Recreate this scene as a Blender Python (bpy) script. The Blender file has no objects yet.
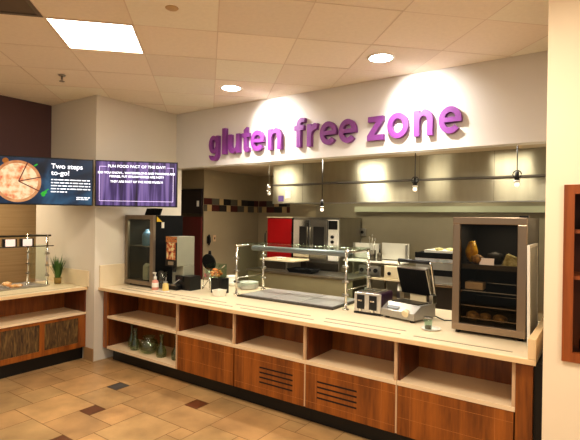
import bpy, bmesh, math, random
from mathutils import Vector, Matrix
random.seed(7)
SC = bpy.context.scene
COL = SC.collection
PI = math.pi

# ------------------------------------------------------------------ materials
def lin(c):
    out = []
    for v in c:
        v /= 255.0
        out.append(v / 12.92 if v <= 0.04045 else ((v + 0.055) / 1.055) ** 2.4)
    return tuple(out) + (1.0,)

MATS = {}
def newmat(name):
    m = bpy.data.materials.new(name); m.use_nodes = True
    nt = m.node_tree
    bs = nt.nodes['Principled BSDF']
    MATS[name] = m
    return m, nt, bs

def plain(name, rgb, rough=0.5, metal=0.0, var=0.08, scale=6.0, spec=0.5, coat=0.0, stretch=(1, 1, 1), bump=0.0):
    m, nt, bs = newmat(name)
    tc = nt.nodes.new('ShaderNodeTexCoord'); mp = nt.nodes.new('ShaderNodeMapping')
    mp.inputs['Scale'].default_value = stretch
    nz = nt.nodes.new('ShaderNodeTexNoise'); nz.inputs['Scale'].default_value = scale; nz.inputs['Detail'].default_value = 4
    nt.links.new(tc.outputs['Object'], mp.inputs[0]); nt.links.new(mp.outputs[0], nz.inputs['Vector'])
    mix = nt.nodes.new('ShaderNodeMix'); mix.data_type = 'RGBA'
    c = lin(rgb)
    mix.inputs['A'].default_value = tuple(x * (1 - var) for x in c[:3]) + (1,)
    mix.inputs['B'].default_value = tuple(min(1, x * (1 + var)) for x in c[:3]) + (1,)
    nt.links.new(nz.outputs['Fac'], mix.inputs['Factor'])
    nt.links.new(mix.outputs['Result'], bs.inputs['Base Color'])
    bs.inputs['Roughness'].default_value = rough; bs.inputs['Metallic'].default_value = metal
    bs.inputs['Specular IOR Level'].default_value = spec
    bs.inputs['Coat Weight'].default_value = coat
    if bump:
        b = nt.nodes.new('ShaderNodeBump'); b.inputs['Strength'].default_value = bump; b.inputs['Distance'].default_value = 0.01
        nt.links.new(nz.outputs['Fac'], b.inputs['Height']); nt.links.new(b.outputs[0], bs.inputs['Normal'])
    return m

def wood(name, dark, light, rough=0.35, zs=0.6, xs=9.0):
    m, nt, bs = newmat(name)
    tc = nt.nodes.new('ShaderNodeTexCoord'); mp = nt.nodes.new('ShaderNodeMapping')
    mp.inputs['Scale'].default_value = (xs, xs, zs)
    n1 = nt.nodes.new('ShaderNodeTexNoise'); n1.inputs['Scale'].default_value = 2.2; n1.inputs['Detail'].default_value = 8; n1.inputs['Distortion'].default_value = 0.7
    n2 = nt.nodes.new('ShaderNodeTexNoise'); n2.inputs['Scale'].default_value = 12; n2.inputs['Detail'].default_value = 3
    nt.links.new(tc.outputs['Object'], mp.inputs[0])
    nt.links.new(mp.outputs[0], n1.inputs['Vector']); nt.links.new(mp.outputs[0], n2.inputs['Vector'])
    mth = nt.nodes.new('ShaderNodeMath'); mth.operation = 'MULTIPLY_ADD'; mth.inputs[1].default_value = 0.3
    nt.links.new(n2.outputs['Fac'], mth.inputs[0]); nt.links.new(n1.outputs['Fac'], mth.inputs[2])
    r = nt.nodes.new('ShaderNodeValToRGB')
    r.color_ramp.elements[0].position = 0.4; r.color_ramp.elements[0].color = lin(dark)
    r.color_ramp.elements[1].position = 0.85; r.color_ramp.elements[1].color = lin(light)
    nt.links.new(mth.outputs[0], r.inputs[0]); nt.links.new(r.outputs[0], bs.inputs['Base Color'])
    bs.inputs['Roughness'].default_value = rough
    return m

def steel(name, rgb, rough=0.3, aniso=0.0, var=0.15, axis='Z'):
    m = plain(name, rgb, rough, 1.0, var, 5.0, stretch=(3, 3, 0.5))
    if aniso:
        nt = m.node_tree; bs = nt.nodes['Principled BSDF']
        bs.inputs['Anisotropic'].default_value = aniso
        t = nt.nodes.new('ShaderNodeCombineXYZ'); t.inputs[0].default_value = 1.0
        nt.links.new(t.outputs[0], bs.inputs['Tangent'])
        bs.inputs['Anisotropic Rotation'].default_value = 0.25
    return m

def emis(name, rgb, strength, var=0.0):
    m, nt, bs = newmat(name)
    bs.inputs['Base Color'].default_value = lin(rgb)
    bs.inputs['Emission Color'].default_value = lin(rgb)
    bs.inputs['Emission Strength'].default_value = strength
    return m

def pane(name, tint, gloss=0.12, alpha=0.0):
    m, nt, bs = newmat(name)
    nt.nodes.remove(bs)
    out = nt.nodes['Material Output']
    tr = nt.nodes.new('ShaderNodeBsdfTransparent'); tr.inputs[0].default_value = lin(tint)
    gl = nt.nodes.new('ShaderNodeBsdfGlossy'); gl.inputs['Roughness'].default_value = 0.04
    gl.inputs['Color'].default_value = (0.9, 0.95, 0.93, 1)
    lw = nt.nodes.new('ShaderNodeLayerWeight')
    fr = nt.nodes.new('ShaderNodeMath'); fr.operation = 'POWER'; fr.inputs[1].default_value = 4.0
    nt.links.new(lw.outputs['Facing'], fr.inputs[0])
    ad = nt.nodes.new('ShaderNodeMath'); ad.operation = 'MULTIPLY_ADD'; ad.inputs[1].default_value = 0.5; ad.inputs[2].default_value = gloss
    ad.use_clamp = True
    mx = nt.nodes.new('ShaderNodeMixShader')
    nt.links.new(fr.outputs[0], ad.inputs[0]); nt.links.new(ad.outputs[0], mx.inputs[0])
    nt.links.new(tr.outputs[0], mx.inputs[1]); nt.links.new(gl.outputs[0], mx.inputs[2])
    nt.links.new(mx.outputs[0], out.inputs[0])
    return m

def attrmat(name, rough, var=0.25, scale=5.0, bump=0.0, spec=0.5):
    """base colour from the mesh's colour attribute 'tint', clouded with noise"""
    m, nt, bs = newmat(name)
    at = nt.nodes.new('ShaderNodeAttribute'); at.attribute_name = 'tint'
    tc = nt.nodes.new('ShaderNodeTexCoord')
    nz = nt.nodes.new('ShaderNodeTexNoise'); nz.inputs['Scale'].default_value = scale; nz.inputs['Detail'].default_value = 5
    nt.links.new(tc.outputs['Object'], nz.inputs['Vector'])
    mr = nt.nodes.new('ShaderNodeMapRange'); mr.inputs[1].default_value = 0.25; mr.inputs[2].default_value = 0.75
    mr.inputs[3].default_value = 1 - var; mr.inputs[4].default_value = 1 + var
    nt.links.new(nz.outputs['Fac'], mr.inputs[0])
    mul = nt.nodes.new('ShaderNodeVectorMath'); mul.operation = 'SCALE'
    nt.links.new(at.outputs['Color'], mul.inputs[0]); nt.links.new(mr.outputs[0], mul.inputs['Scale'])
    nt.links.new(mul.outputs[0], bs.inputs['Base Color'])
    bs.inputs['Roughness'].default_value = rough
    bs.inputs['Specular IOR Level'].default_value = spec
    if bump:
        b = nt.nodes.new('ShaderNodeBump'); b.inputs['Strength'].default_value = bump; b.inputs['Distance'].default_value = 0.01
        nt.links.new(nz.outputs['Fac'], b.inputs['Height']); nt.links.new(b.outputs[0], bs.inputs['Normal'])
    return m

def noise_ramp(name, stops, scale, stretch, rough=0.5, emit=0.0, dist=0.0, detail=6):
    m, nt, bs = newmat(name)
    tc = nt.nodes.new('ShaderNodeTexCoord'); mp = nt.nodes.new('ShaderNodeMapping'); mp.inputs['Scale'].default_value = stretch
    nz = nt.nodes.new('ShaderNodeTexNoise'); nz.inputs['Scale'].default_value = scale; nz.inputs['Detail'].default_value = detail; nz.inputs['Distortion'].default_value = dist
    nt.links.new(tc.outputs['Object'], mp.inputs[0]); nt.links.new(mp.outputs[0], nz.inputs['Vector'])
    r = nt.nodes.new('ShaderNodeValToRGB')
    el = r.color_ramp.elements
    while len(el) < len(stops): el.new(0.5)
    for e, (p, c) in zip(el, stops): e.position = p; e.color = lin(c)
    nt.links.new(nz.outputs['Fac'], r.inputs[0])
    if emit:
        bs.inputs['Base Color'].default_value = (0.01, 0.01, 0.01, 1)
        nt.links.new(r.outputs[0], bs.inputs['Emission Color']); bs.inputs['Emission Strength'].default_value = emit
    else:
        nt.links.new(r.outputs[0], bs.inputs['Base Color'])
    bs.inputs['Roughness'].default_value = rough
    return m

M_WHITE = plain('white wall paint', (222, 215, 200), 0.7, var=0.02)
M_SIGNW = plain('sign wall paint', (222, 218, 212), 0.6, var=0.02)
M_CREAM = plain('cream wall paint', (244, 226, 196), 0.7, var=0.02)
M_PURPLEW = plain('dark plum wall paint', (96, 68, 68), 0.7, var=0.05)
M_TAN = plain('tan wall paint', (160, 144, 114), 0.6, var=0.04)
M_TANTILE = noise_ramp('tan lined wall', [(0.3, (186, 156, 112)), (0.7, (204, 176, 132))], 3.0, (0.3, 0.3, 12), 0.45)
M_CEILK = plain('kitchen ceiling', (200, 184, 156), 0.8, var=0.04)
M_CEIL = attrmat('ceiling tile', 0.9, 0.03, 30)
M_TBAR = plain('ceiling grid bar', (224, 208, 190), 0.6)
M_FLOOR = attrmat('floor tile', 0.32, 0.3, 3.2, 0.04)
M_GROUT = plain('grout', (140, 110, 74), 0.9)
M_BASEB = plain('tan baseboard tile', (168, 134, 92), 0.45, var=0.1)
M_WOOD = wood('cherry wood', (98, 50, 12), (166, 96, 32), xs=5.5)
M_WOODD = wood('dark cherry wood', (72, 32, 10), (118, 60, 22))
M_WOODC = wood('case wood', (120, 60, 20), (168, 90, 36), 0.4, 0.5, 6)
M_LAM = plain('cream laminate', (230, 214, 182), 0.32, var=0.05, scale=14)
M_LAMEDGE = plain('cream edge', (230, 200, 154), 0.4, var=0.04)
M_SHELF = plain('cream shelf', (234, 210, 174), 0.45, var=0.05)
M_DIV = plain('beige divider', (206, 172, 134), 0.5)
M_TOE = plain('black toe kick', (10, 8, 7), 0.4)
M_SLOT = plain('dark slot', (34, 14, 6), 0.8)
M_SCORE = plain('score line', (196, 130, 70), 0.5)
M_REED = noise_ramp('reed panel', [(0.3, (46, 28, 12)), (0.5, (92, 66, 30)), (0.7, (124, 98, 52))], 6.0, (6, 6, 1.1), 0.6, dist=1.4)
M_PURPLE = plain('purple letter', (134, 64, 144), 0.45, var=0.03)
M_STEEL = steel('brushed steel', (176, 172, 162), 0.28)
M_HOOD = steel('hood steel', (168, 162, 140), 0.34, 0.93)
M_HOODW = plain('wall steel', (146, 136, 114), 0.36, .6)
M_DSTEEL = steel('dark steel', (96, 90, 80), 0.4)
M_CHROME = steel('chrome', (222, 218, 210), 0.12, var=0.03)
M_FRAME = plain('fridge frame steel', (158, 138, 116), 0.28, 0.8, var=.1, stretch=(1, 1, .2))
M_BRONZE = plain('grey brown frame', (140, 126, 108), 0.35, .6)
M_TRAY = plain('cold plate steel', (176, 170, 166), 0.3, 0.1)
M_BLACK = plain('black plastic', (14, 13, 13), 0.35)
M_MATTE = plain('matte black', (9, 9, 9), 0.7, spec=.2)
M_DARK = plain('dark interior', (26, 22, 18), 0.6)
M_GREYI = plain('grey interior', (150, 150, 132), 0.6)
M_MAROON = plain('maroon door', (92, 26, 24), 0.35, var=0.1)
M_RED = plain('red door', (178, 10, 18), 0.35, var=0.04)
M_WPLASTIC = plain('white plastic', (232, 228, 216), 0.4, var=0.02)
M_CERAMIC = plain('white ceramic', (236, 232, 218), 0.25, var=0.02)
M_CREAMP = plain('cream enamel', (226, 212, 176), 0.35, var=0.03)
M_PINK = plain('pinkish liquid', (214, 150, 130), 0.4)
M_YEL = plain('yellow sauce', (220, 196, 120), 0.4)
M_BLUE = plain('blue jug', (110, 150, 190), 0.3, var=0.1)
M_ORANGE = noise_ramp('orange snacks', [(0.35, (200, 92, 24)), (0.6, (246, 170, 80))], 26, (1, 1, 1), 0.6)
M_FOOD = noise_ramp('served food', [(0.3, (196, 96, 30)), (0.52, (240, 190, 120)), (0.7, (250, 236, 214))], 18, (1, 1, 1), 0.5)
M_POSTER = noise_ramp('food poster', [(0.36, (110, 24, 14)), (0.48, (214, 100, 34)), (0.6, (246, 214, 140))], 22, (1, 1, 1), 0.5, emit=0.6)
M_TOASTP = plain('plum toaster side', (50, 14, 48), 0.3)
M_PLANT = plain('grass green', (72, 108, 40), 0.5, var=0.3, scale=40)
M_BROWNF = noise_ramp('brown food', [(0.35, (90, 60, 26)), (0.65, (190, 150, 84))], 30, (1, 1, 1), 0.6)
M_YBAG = noise_ramp('yellow bag', [(0.35, (176, 120, 10)), (0.65, (244, 200, 50))], 20, (1, 1, 1), 0.4)
M_PALE = noise_ramp('pale sandwich', [(0.35, (160, 150, 90)), (0.65, (232, 226, 170))], 24, (1, 1, 1), 0.5)
M_GLASS = pane('clear glass', (236, 246, 240), 0.04)
M_GLASSG = pane('greenish glass', (246, 253, 249), 0.02)
M_GLASSF = pane('fridge glass', (224, 226, 216), 0.02)
M_GLASSD = pane('merchandiser glass', (226, 220, 210), 0.01)
M_VASE = pane('green vase glass', (226, 236, 220), 0.09)
M_PANELG = plain('grey translucent panel', (186, 184, 172), 0.35, var=0.05)
M_LIGHT = emis('troffer diffuser', (255, 244, 228), 9.0)
M_LIGHTK = emis('kitchen diffuser', (255, 250, 236), 60.0)
M_DOWN = emis('downlight lens', (255, 250, 246), 30.0)
M_BULB = emis('pendant bulb', (255, 240, 220), .9)
M_BULBOFF = plain('bulb white', (238, 232, 220), 0.3)
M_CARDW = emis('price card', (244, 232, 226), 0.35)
M_VENTG = plain('vent grey', (112, 100, 88), 0.6)
M_SCR1 = noise_ramp('blue slate screen', [(0.3, (8, 20, 40)), (0.5, (24, 62, 96)), (0.72, (60, 118, 158))], 3.2, (1, 1, 1), 0.3, emit=0.55, dist=1.0)
M_SCR2 = noise_ramp('violet plank screen', [(0.28, (34, 16, 38)), (0.45, (84, 58, 120)), (0.6, (150, 120, 190)), (0.78, (186, 150, 200))], 2.6, (9, 9, 0.5), 0.3, emit=0.7, dist=0.4)
M_TXT = emis('screen text', (240, 244, 255), 1.1)
M_TXT2 = emis('screen text pale', (226, 214, 250), 1.0)
M_CRUST = noise_ramp('pizza crust', [(0.3, (196, 112, 60)), (0.7, (240, 176, 120))], 10, (1, 1, 1), 0.5, emit=0.9)
M_PIZZA = noise_ramp('pizza top', [(0.3, (224, 96, 70)), (0.42, (246, 176, 120)), (0.58, (255, 226, 180))], 16, (1, 1, 1), 0.5, emit=1.0)
M_CUT = emis('pizza cut', (90, 30, 30), 0.4)
M_BASIL = emis('basil leaf', (40, 150, 50), 0.8)
M_GOLD = emis('cheese corner', (150, 92, 34), 0.6)

# ------------------------------------------------------------------ mesh builder
class MB:
    def __init__(s): s.bm = bmesh.new()
    def _mi(s, faces, mi, smooth=False):
        for f in faces: f.material_index = mi; f.smooth = smooth
    def box(s, x0, x1, y0, y1, z0, z1, mi=0, bev=0.0, seg=2):
        g = bmesh.ops.create_cube(s.bm, size=1.0)
        vs = g['verts']
        for v in vs:
            v.co = Vector(((x0 + x1) / 2 + v.co.x * (x1 - x0), (y0 + y1) / 2 + v.co.y * (y1 - y0), (z0 + z1) / 2 + v.co.z * (z1 - z0)))
        fs = set(f for v in vs for f in v.link_faces)
        s._mi(fs, mi)
        if bev:
            es = list(set(e for v in vs for e in v.link_edges))
            r = bmesh.ops.bevel(s.bm, geom=es, offset=bev, segments=seg, profile=0.5, affect='EDGES', clamp_overlap=True)
            s._mi(r['faces'], mi)
        return s
    def cyl(s, p0, p1, r0, r1=None, n=16, mi=0, caps=True):
        r1 = r0 if r1 is None else r1
        p0, p1 = Vector(p0), Vector(p1); d = (p1 - p0).normalized()
        a = d.orthogonal().normalized(); b = d.cross(a)
        A = [s.bm.verts.new(p0 + (a * math.cos(2 * PI * k / n) + b * math.sin(2 * PI * k / n)) * r0) for k in range(n)]
        B = [s.bm.verts.new(p1 + (a * math.cos(2 * PI * k / n) + b * math.sin(2 * PI * k / n)) * r1) for k in range(n)]
        s._mi([s.bm.faces.new((A[k], A[(k + 1) % n], B[(k + 1) % n], B[k])) for k in range(n)], mi, True)
        if caps: s._mi([s.bm.faces.new(A[::-1]), s.bm.faces.new(B)], mi)
        return s
    def tube(s, pts, r, n=8, mi=0):
        pts = [Vector(p) for p in pts]; rings = []
        for i, p in enumerate(pts):
            d = (pts[min(i + 1, len(pts) - 1)] - pts[max(i - 1, 0)]).normalized()
            ref = Vector((0, 0, 1)) if abs(d.z) < 0.95 else Vector((1, 0, 0))
            a = d.cross(ref).normalized(); b = d.cross(a)
            rings.append([s.bm.verts.new(p + (a * math.cos(2 * PI * k / n) + b * math.sin(2 * PI * k / n)) * r) for k in range(n)])
        for A, B in zip(rings, rings[1:]):
            s._mi([s.bm.faces.new((A[k], A[(k + 1) % n], B[(k + 1) % n], B[k])) for k in range(n)], mi, True)
        s._mi([s.bm.faces.new(rings[0][::-1]), s.bm.faces.new(rings[-1])], mi)
        return s
    def lathe(s, prof, c=(0, 0, 0), n=24, mi=0):
        c = Vector(c); rings = []
        for r, z in prof:
            if r < 1e-5: rings.append([s.bm.verts.new(c + Vector((0, 0, z)))])
            else: rings.append([s.bm.verts.new(c + Vector((r * math.cos(2 * PI * k / n), r * math.sin(2 * PI * k / n), z))) for k in range(n)])
        for A, B in zip(rings, rings[1:]):
            for k in range(n):
                q = []
                for v in (A[k % len(A)], A[(k + 1) % len(A)], B[(k + 1) % len(B)], B[k % len(B)]):
                    if v not in q: q.append(v)
                if len(q) > 2: s._mi([s.bm.faces.new(q)], mi, True)
        return s
    def poly(s, pts, mi=0):
        s._mi([s.bm.faces.new([s.bm.verts.new(Vector(p)) for p in pts])], mi); return s
    def prism(s, pts, d, mi=0):
        """pts: a closed 3-D outline, pushed along the vector d"""
        d = Vector(d)
        A = [s.bm.verts.new(Vector(p)) for p in pts]; B = [s.bm.verts.new(Vector(p) + d) for p in pts]; n = len(A)
        fs = [s.bm.faces.new(A[::-1]), s.bm.faces.new(B)] + [s.bm.faces.new((A[k], A[(k + 1) % n], B[(k + 1) % n], B[k])) for k in range(n)]
        s._mi(fs, mi); return s
    def blob(s, c, r, mi=0, jit=0.15, sub=2):
        g = bmesh.ops.create_icosphere(s.bm, subdivisions=sub, radius=1.0)
        for v in g['verts']:
            k = 1 + random.uniform(-jit, jit)
            v.co = Vector((c[0] + v.co.x * r[0] * k, c[1] + v.co.y * r[1] * k, c[2] + v.co.z * r[2] * k))
        s._mi(set(f for v in g['verts'] for f in v.link_faces), mi, True); return s
    def xf(s, mat):
        s.bm.transform(mat); return s

def obj(name, mb, mats, parent=None, loc=None):
    me = bpy.data.meshes.new(name)
    bm = mb.bm
    bmesh.ops.recalc_face_normals(bm, faces=bm.faces[:])
    bm.to_mesh(me); bm.free()
    for m in (mats if isinstance(mats, (list, tuple)) else [mats]): me.materials.append(m)
    o = bpy.data.objects.new(name, me); COL.objects.link(o)
    if parent is not None: o.parent = parent
    if loc is not None: o.location = loc
    return o

def tag(o, label, cat, group=None, kind=None):
    o['label'] = label; o['category'] = cat
    if group: o['group'] = group
    if kind: o['kind'] = kind
    return o

def thing(name, label, cat, loc=(0, 0, 0), rz=0.0, group=None):
    o = bpy.data.objects.new(name, None); COL.objects.link(o)
    o.empty_display_size = 0.05
    o.location = loc; o.rotation_euler = (0, 0, rz)
    return tag(o, label, cat, group)

def struct(name, mb, mats, parent=None):
    o = obj(name, mb, mats, parent)
    if parent is None: o['kind'] = 'structure'
    return o

def dup(root, loc, label, rz=None, group=None):
    r = root.copy(); COL.objects.link(r); r.location = loc; r['label'] = label
    if rz is not None: r.rotation_euler = (0, 0, rz)
    if group: r['group'] = group
    for ch in list(root.children):
        c = ch.copy(); COL.objects.link(c); c.parent = r
        for g in list(ch.children):
            d = g.copy(); COL.objects.link(d); d.parent = c
    return r

DEPS = None
def text_mesh(body, size, extrude=0.0, offset=0.0, align='LEFT'):
    cu = bpy.data.curves.new('lettering', 'FONT')
    cu.body = body; cu.size = size; cu.extrude = extrude; cu.offset = offset; cu.align_x = align
    o = bpy.data.objects.new('lettering', cu); COL.objects.link(o)
    bpy.context.view_layer.update()
    dg = bpy.context.evaluated_depsgraph_get()
    me = bpy.data.meshes.new_from_object(o.evaluated_get(dg))
    bpy.data.objects.remove(o); bpy.data.curves.remove(cu)
    return me

# ------------------------------------------------------------------ the setting
CEIL = 3.1
U = 0.1575
def build_floor():
    mb = MB(); bm = mb.bm
    lay = bm.loops.layers.float_color.new('tint')
    ox, oy = 0.825, -0.375
    g = 0.0028
    def quad(x, y, w, h, col):
        x0, x1, y0, y1 = ox + x * U + g, ox + (x + w) * U - g, oy + y * U + g, oy + (y + h) * U - g
        x0 = max(x0, -3); x1 = min(x1, 9); y0 = max(y0, -6); y1 = min(y1, 3.6)
        if x1 - x0 < .02 or y1 - y0 < .02: return
        f = bm.faces.new([bm.verts.new((a, b, 0)) for a, b in ((x0, y0), (x1, y0), (x1, y1), (x0, y1))])
        for l in f.loops: l[lay] = col
    for i in range(-40, 41):
        for j in range(-15, 16):
            bx, by = 2 * i + 6 * j, -3 * i + j
            X, Y = ox + bx * U, oy + by * U
            if not (-5 < X < 10 and -8 < Y < 5): continue
            for (x, y, w, h) in ((9, 0, 3, 3), (12, 0, 3, 2), (1, 0, 2, 2)):
                k = random.uniform(0.95, 1.05); t = random.uniform(-3, 3)
                quad(bx + x, by + y, w, h, lin((186 * k, (150 + t) * k, (102 + t) * k)))
            k = random.random()
            near = -3 <= i <= 5 and -3 <= j <= 4
            if (i, j) == (0, 0) or (not near and k < .15): c = (84, 80, 74)
            elif (i, j) in ((1, 0), (2, 0), (0, 1)) or (not near and k < .5): c = (110, 66, 40)
            else: c = (186, 150, 102)
            quad(bx, by, 1, 1, lin(c))
    bm.faces.ensure_lookup_table()
    f = bm.faces.new([bm.verts.new(p) for p in ((-3, -6, -.003), (9, -6, -.003), (9, 3.6, -.003), (-3, 3.6, -.003))])
    f.material_index = 1
    for l in f.loops: l[lay] = (0.2, 0.15, 0.1, 1)
    struct('floor', mb, [M_FLOOR, M_GROUT])
build_floor()

S2 = math.sqrt(0.5)
CP0, CQ0, CU = 0.20 * .61, 0.48 * .61, 0.61
def pq(p, q):                       # ceiling-grid cell corner -> room x, y
    P, Q = CP0 + p * CU, CQ0 + q * CU
    return ((P + Q) * S2, (P - Q) * S2)
LIGHT_CELL = (0, 2)
VENT_CELL = (-1, 3)
def build_ceiling():
    mb = MB(); bm = mb.bm
    lay = bm.loops.layers.float_color.new('tint')
    g = 0.004
    for p in range(-14, 18):
        for q in range(-8, 24):
            cx, cy = pq(p + .5, q + .5)
            if not (-1.8 < cx < 9.5 and -6.5 < cy < 2): continue
            if (p, q) in (LIGHT_CELL, VENT_CELL): continue
            e = g / CU
            k = random.choice((1, 1, .985, 1.02, .97, 1.0)); w = random.choice((0, 0, 0, 5))
            col = lin((242 * k, (230 + w) * k, (214 + w) * k))
            dz = random.uniform(-.0015, .0015)
            f = bm.faces.new([bm.verts.new((*pq(a, b), CEIL + random.uniform(-.001, .0025) + dz)) for a, b in ((p + e, q + e), (p + e, q + 1 - e), (p + 1 - e, q + 1 - e), (p + 1 - e, q + e))])
            for l in f.loops: l[lay] = col
    for pl_co, pl_no in (((-1.05, 0, 0), (-1, 0, 0)), ((9, 0, 0), (1, 0, 0)), ((0, -6, 0), (0, -1, 0)), ((0, 1.25, 0), (0, 1, 0))):
        bmesh.ops.bisect_plane(bm, geom=bm.verts[:] + bm.edges[:] + bm.faces[:], plane_co=pl_co, plane_no=pl_no, clear_outer=True)
    f = bm.faces.new([bm.verts.new(p) for p in ((-1.05, -6, CEIL + .06), (9, -6, CEIL + .06), (9, 1.25, CEIL + .06), (-1.05, 1.25, CEIL + .06))])
    f.material_index = 1
    for l in f.loops: l[lay] = (0.4, 0.35, 0.3, 1)
    # grid bars
    bars = MB()
    def bar(a, b):
        ax, ay = a; bx, by = b
        d = Vector((bx - ax, by - ay, 0)).normalized(); n = Vector((-d.y, d.x, 0)) * 0.004
        A, B = Vector((ax, ay, CEIL - .001)), Vector((bx, by, CEIL - .001))
        bars.prism([A - n, A + n, B + n, B - n], (0, 0, 0.006))
    for p in range(-14, 18): bar(pq(p, -8), pq(p, 24))
    for q in range(-8, 24): bar(pq(-14, q), pq(18, q))
    for pl_co, pl_no in (((-1.05, 0, 0), (-1, 0, 0)), ((9, 0, 0), (1, 0, 0)), ((0, -6, 0), (0, -1, 0)), ((0, 1.25, 0), (0, 1, 0))):
        bmesh.ops.bisect_plane(bars.bm, geom=bars.bm.verts[:] + bars.bm.edges[:] + bars.bm.faces[:], plane_co=pl_co, plane_no=pl_no, clear_outer=True)
    c = struct('ceiling', mb, [M_CEIL, M_TBAR])
    struct('ceiling_grid', bars, M_TBAR, c)
build_ceiling()

struct('wall_corner', MB().box(-1.36, 0, 0, 1.3, 0, CEIL), M_WHITE)
struct('wall_front', MB().box(0.0, 4.6, 1.2, 1.34, 2.36, CEIL), M_SIGNW)
struct('wall_left', MB().box(-1.16, -1.0, -6, 0, 2.2, CEIL), M_PURPLEW)
struct('wall_service', MB().box(-2.4, -2.2, -6, 1.3, 0, 2.6), M_TANTILE)
struct('ceiling_service', MB().box(-2.4, -1.16, -6, 1.3, 2.5, 2.56), M_CEILK)
CX0, CX1, CZ0, CZ1 = 4.70, 5.72, 0.92, 1.895      # opening for the wooden wall case
struct('wall_right', MB().box(4.587, CX0, 0, 1.34, 0, CEIL).box(CX1, 9, 0, 1.34, 0, CEIL).box(CX0, CX1, 0, 1.34, 0, CZ0)
       .box(CX0, CX1, 0, 1.34, CZ1, CEIL).box(CX0, CX1, 0.3, 1.34, CZ0, CZ1), M_CREAM)
# kitchen shell
struct('ceiling_kitchen', MB().box(-1.0, 5.6, 1.34, 3.5, 2.44, 2.5), M_CEILK)
struct('wall_kitchen', MB().box(-1.0, -.82, 1.3, 3.35, 0, 2.44).box(-.82, -.27, 2.6, 3.35, 0, 2.44).box(-.82, -.27, 2.0, 2.6, 2.14, 2.44).box(-.285, -.27, 2.0, 2.6, 0, 2.14), M_TAN)
struct('wall_back', MB().box(-.27, 5.6, 3.35, 3.5, 0, 2.44), M_TAN)
struct('wall_kitchen_right', MB().box(5.45, 5.6, 1.34, 3.35, 0, 2.44), M_TAN)
struct('trim_1', MB().box(0.95, 5.45, 3.335, 3.35, 0.6, 2.05), M_HOODW)
struct('baseboard_left', MB().box(-.19, -.002, -.014, -.001, 0, .145), M_BASEB)

def band(name, along, a0, a1, fixed):
    cols = [plain('band %d %s' % (k, name), c, 0.35, var=0.15) for k, c in enumerate(((22, 18, 18), (74, 28, 22), (86, 80, 66), (176, 150, 106), (48, 40, 34)))]
    mb = MB()
    for row, (z0, z1) in enumerate(((1.895, 1.995), (1.79, 1.89))):
        a = a0 - (0.1 if row else 0)
        seq = [1, 2, 3, 0, 2, 3, 4, 0] if row == 0 else [2, 3, 1, 4, 3, 1, 2, 3]
        k = 0
        while a < a1:
            w = 0.1 if seq[k % 8] == 3 else 0.17
            s0, s1 = max(a, a0), min(a + w - .004, a1)
            if s1 > s0:
                if along == 'y': mb.box(fixed, fixed + .008, s0, s1, z0, z1, seq[k % 8])
                else: mb.box(s0, s1, fixed - .008, fixed, z0, z1, seq[k % 8])
            a += w; k += 1
    struct(name, mb, cols)
band('trim_2', 'y', 2.0, 3.34, -.27)
band('trim_3', 'x', -.25, 0.42, 3.35)

# ------------------------------------------------------------------ ceiling fixtures
def cell_frame(p, q, z0, z1, wid):
    mb = MB()
    A = [pq(p, q), pq(p, q + 1), pq(p + 1, q + 1), pq(p + 1, q)]
    c = Vector((*pq(p + .5, q + .5), 0))
    for k in range(4):
        a, b = Vector((*A[k], z0)), Vector((*A[(k + 1) % 4], z0))
        f = 1 - wid / (CU / 2)
        ai, bi = c + (a - c) * f, c + (b - c) * f
        ai.z = bi.z = z0
        mb.prism([a, b, bi, ai], (0, 0, z1 - z0))
    return mb, A, c
t = thing('ceiling_light', 'bright square flat ceiling light panel at upper left', 'ceiling light', (*pq(.5, 2.5), CEIL))
def shift(mb, t): mb.xf(Matrix.Translation(-Vector(t.location))); return mb
mb, A, c = cell_frame(0, 2, CEIL - .004, CEIL + .02, .014)
obj('frame', shift(mb, t), M_TBAR, t)
mb = MB(); f = 1 - .013 / (CU / 2)
mb.prism([c + (Vector((*a, 0)) - c) * f + Vector((0, 0, CEIL + .002)) for a in A], (0, 0, .015))
obj('diffuser', shift(mb, t), M_LIGHT, t)

t = thing('ceiling_vent', 'grey square air vent in the ceiling, cut off by the upper left corner', 'air vent', (*pq(-.5, 3.5), CEIL))
mb, A, c = cell_frame(-1, 3, CEIL - .004, CEIL + .02, .03)
obj('frame', shift(mb, t), M_VENTG, t)
mb = MB()
for k in range(11):
    a = 0.07 + k * 0.086
    P0, P1 = Vector((*pq(-.95, 3 + a), CEIL + .0)), Vector((*pq(-.05, 3 + a), CEIL + .0))
    n = Vector((*pq(0, 1), 0)) - Vector((*pq(0, 0), 0)); n.normalize()
    mb.prism([P0, P1, P1 + n * .045 + Vector((0, 0, .03)), P0 + n * .045 + Vector((0, 0, .03))], (0, 0, .004))
obj('louvre', shift(mb, t), M_VENTG, t)
mb = MB(); mb.prism([Vector((*a, CEIL + .04)) for a in A], (0, 0, .01)); obj('duct_plate', shift(mb, t), M_DARK, t)

t = thing('sprinkler', 'small dark fire sprinkler head hanging from the ceiling near the corner wall', 'sprinkler', (.382, -.621, CEIL))
obj('escutcheon', MB().lathe([(0, -.001), (.035, -.001), (.03, -.012), (0, -.012)]), M_STEEL, t)
obj('pipe', MB().cyl((0, 0, -.01), (0, 0, -.045), .009), M_BRONZE, t)
obj('deflector', MB().cyl((0, 0, -.062), (0, 0, -.066), .026).tube([(-.014, 0, -.045), (-.014, 0, -.062)], .003).tube([(.014, 0, -.045), (.014, 0, -.062)], .003), M_BRONZE, t)
o = obj('sprinkler_cover', MB().lathe([(0, -.006), (.038, -.006), (.045, 0), (0, 0)]), plain('tan cover', (196, 164, 118), .5), None, (2.466, -1.008, CEIL))
tag(o, 'small round tan cover plate flush in a ceiling tile, right of the bright light panel', 'cover plate')

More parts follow.
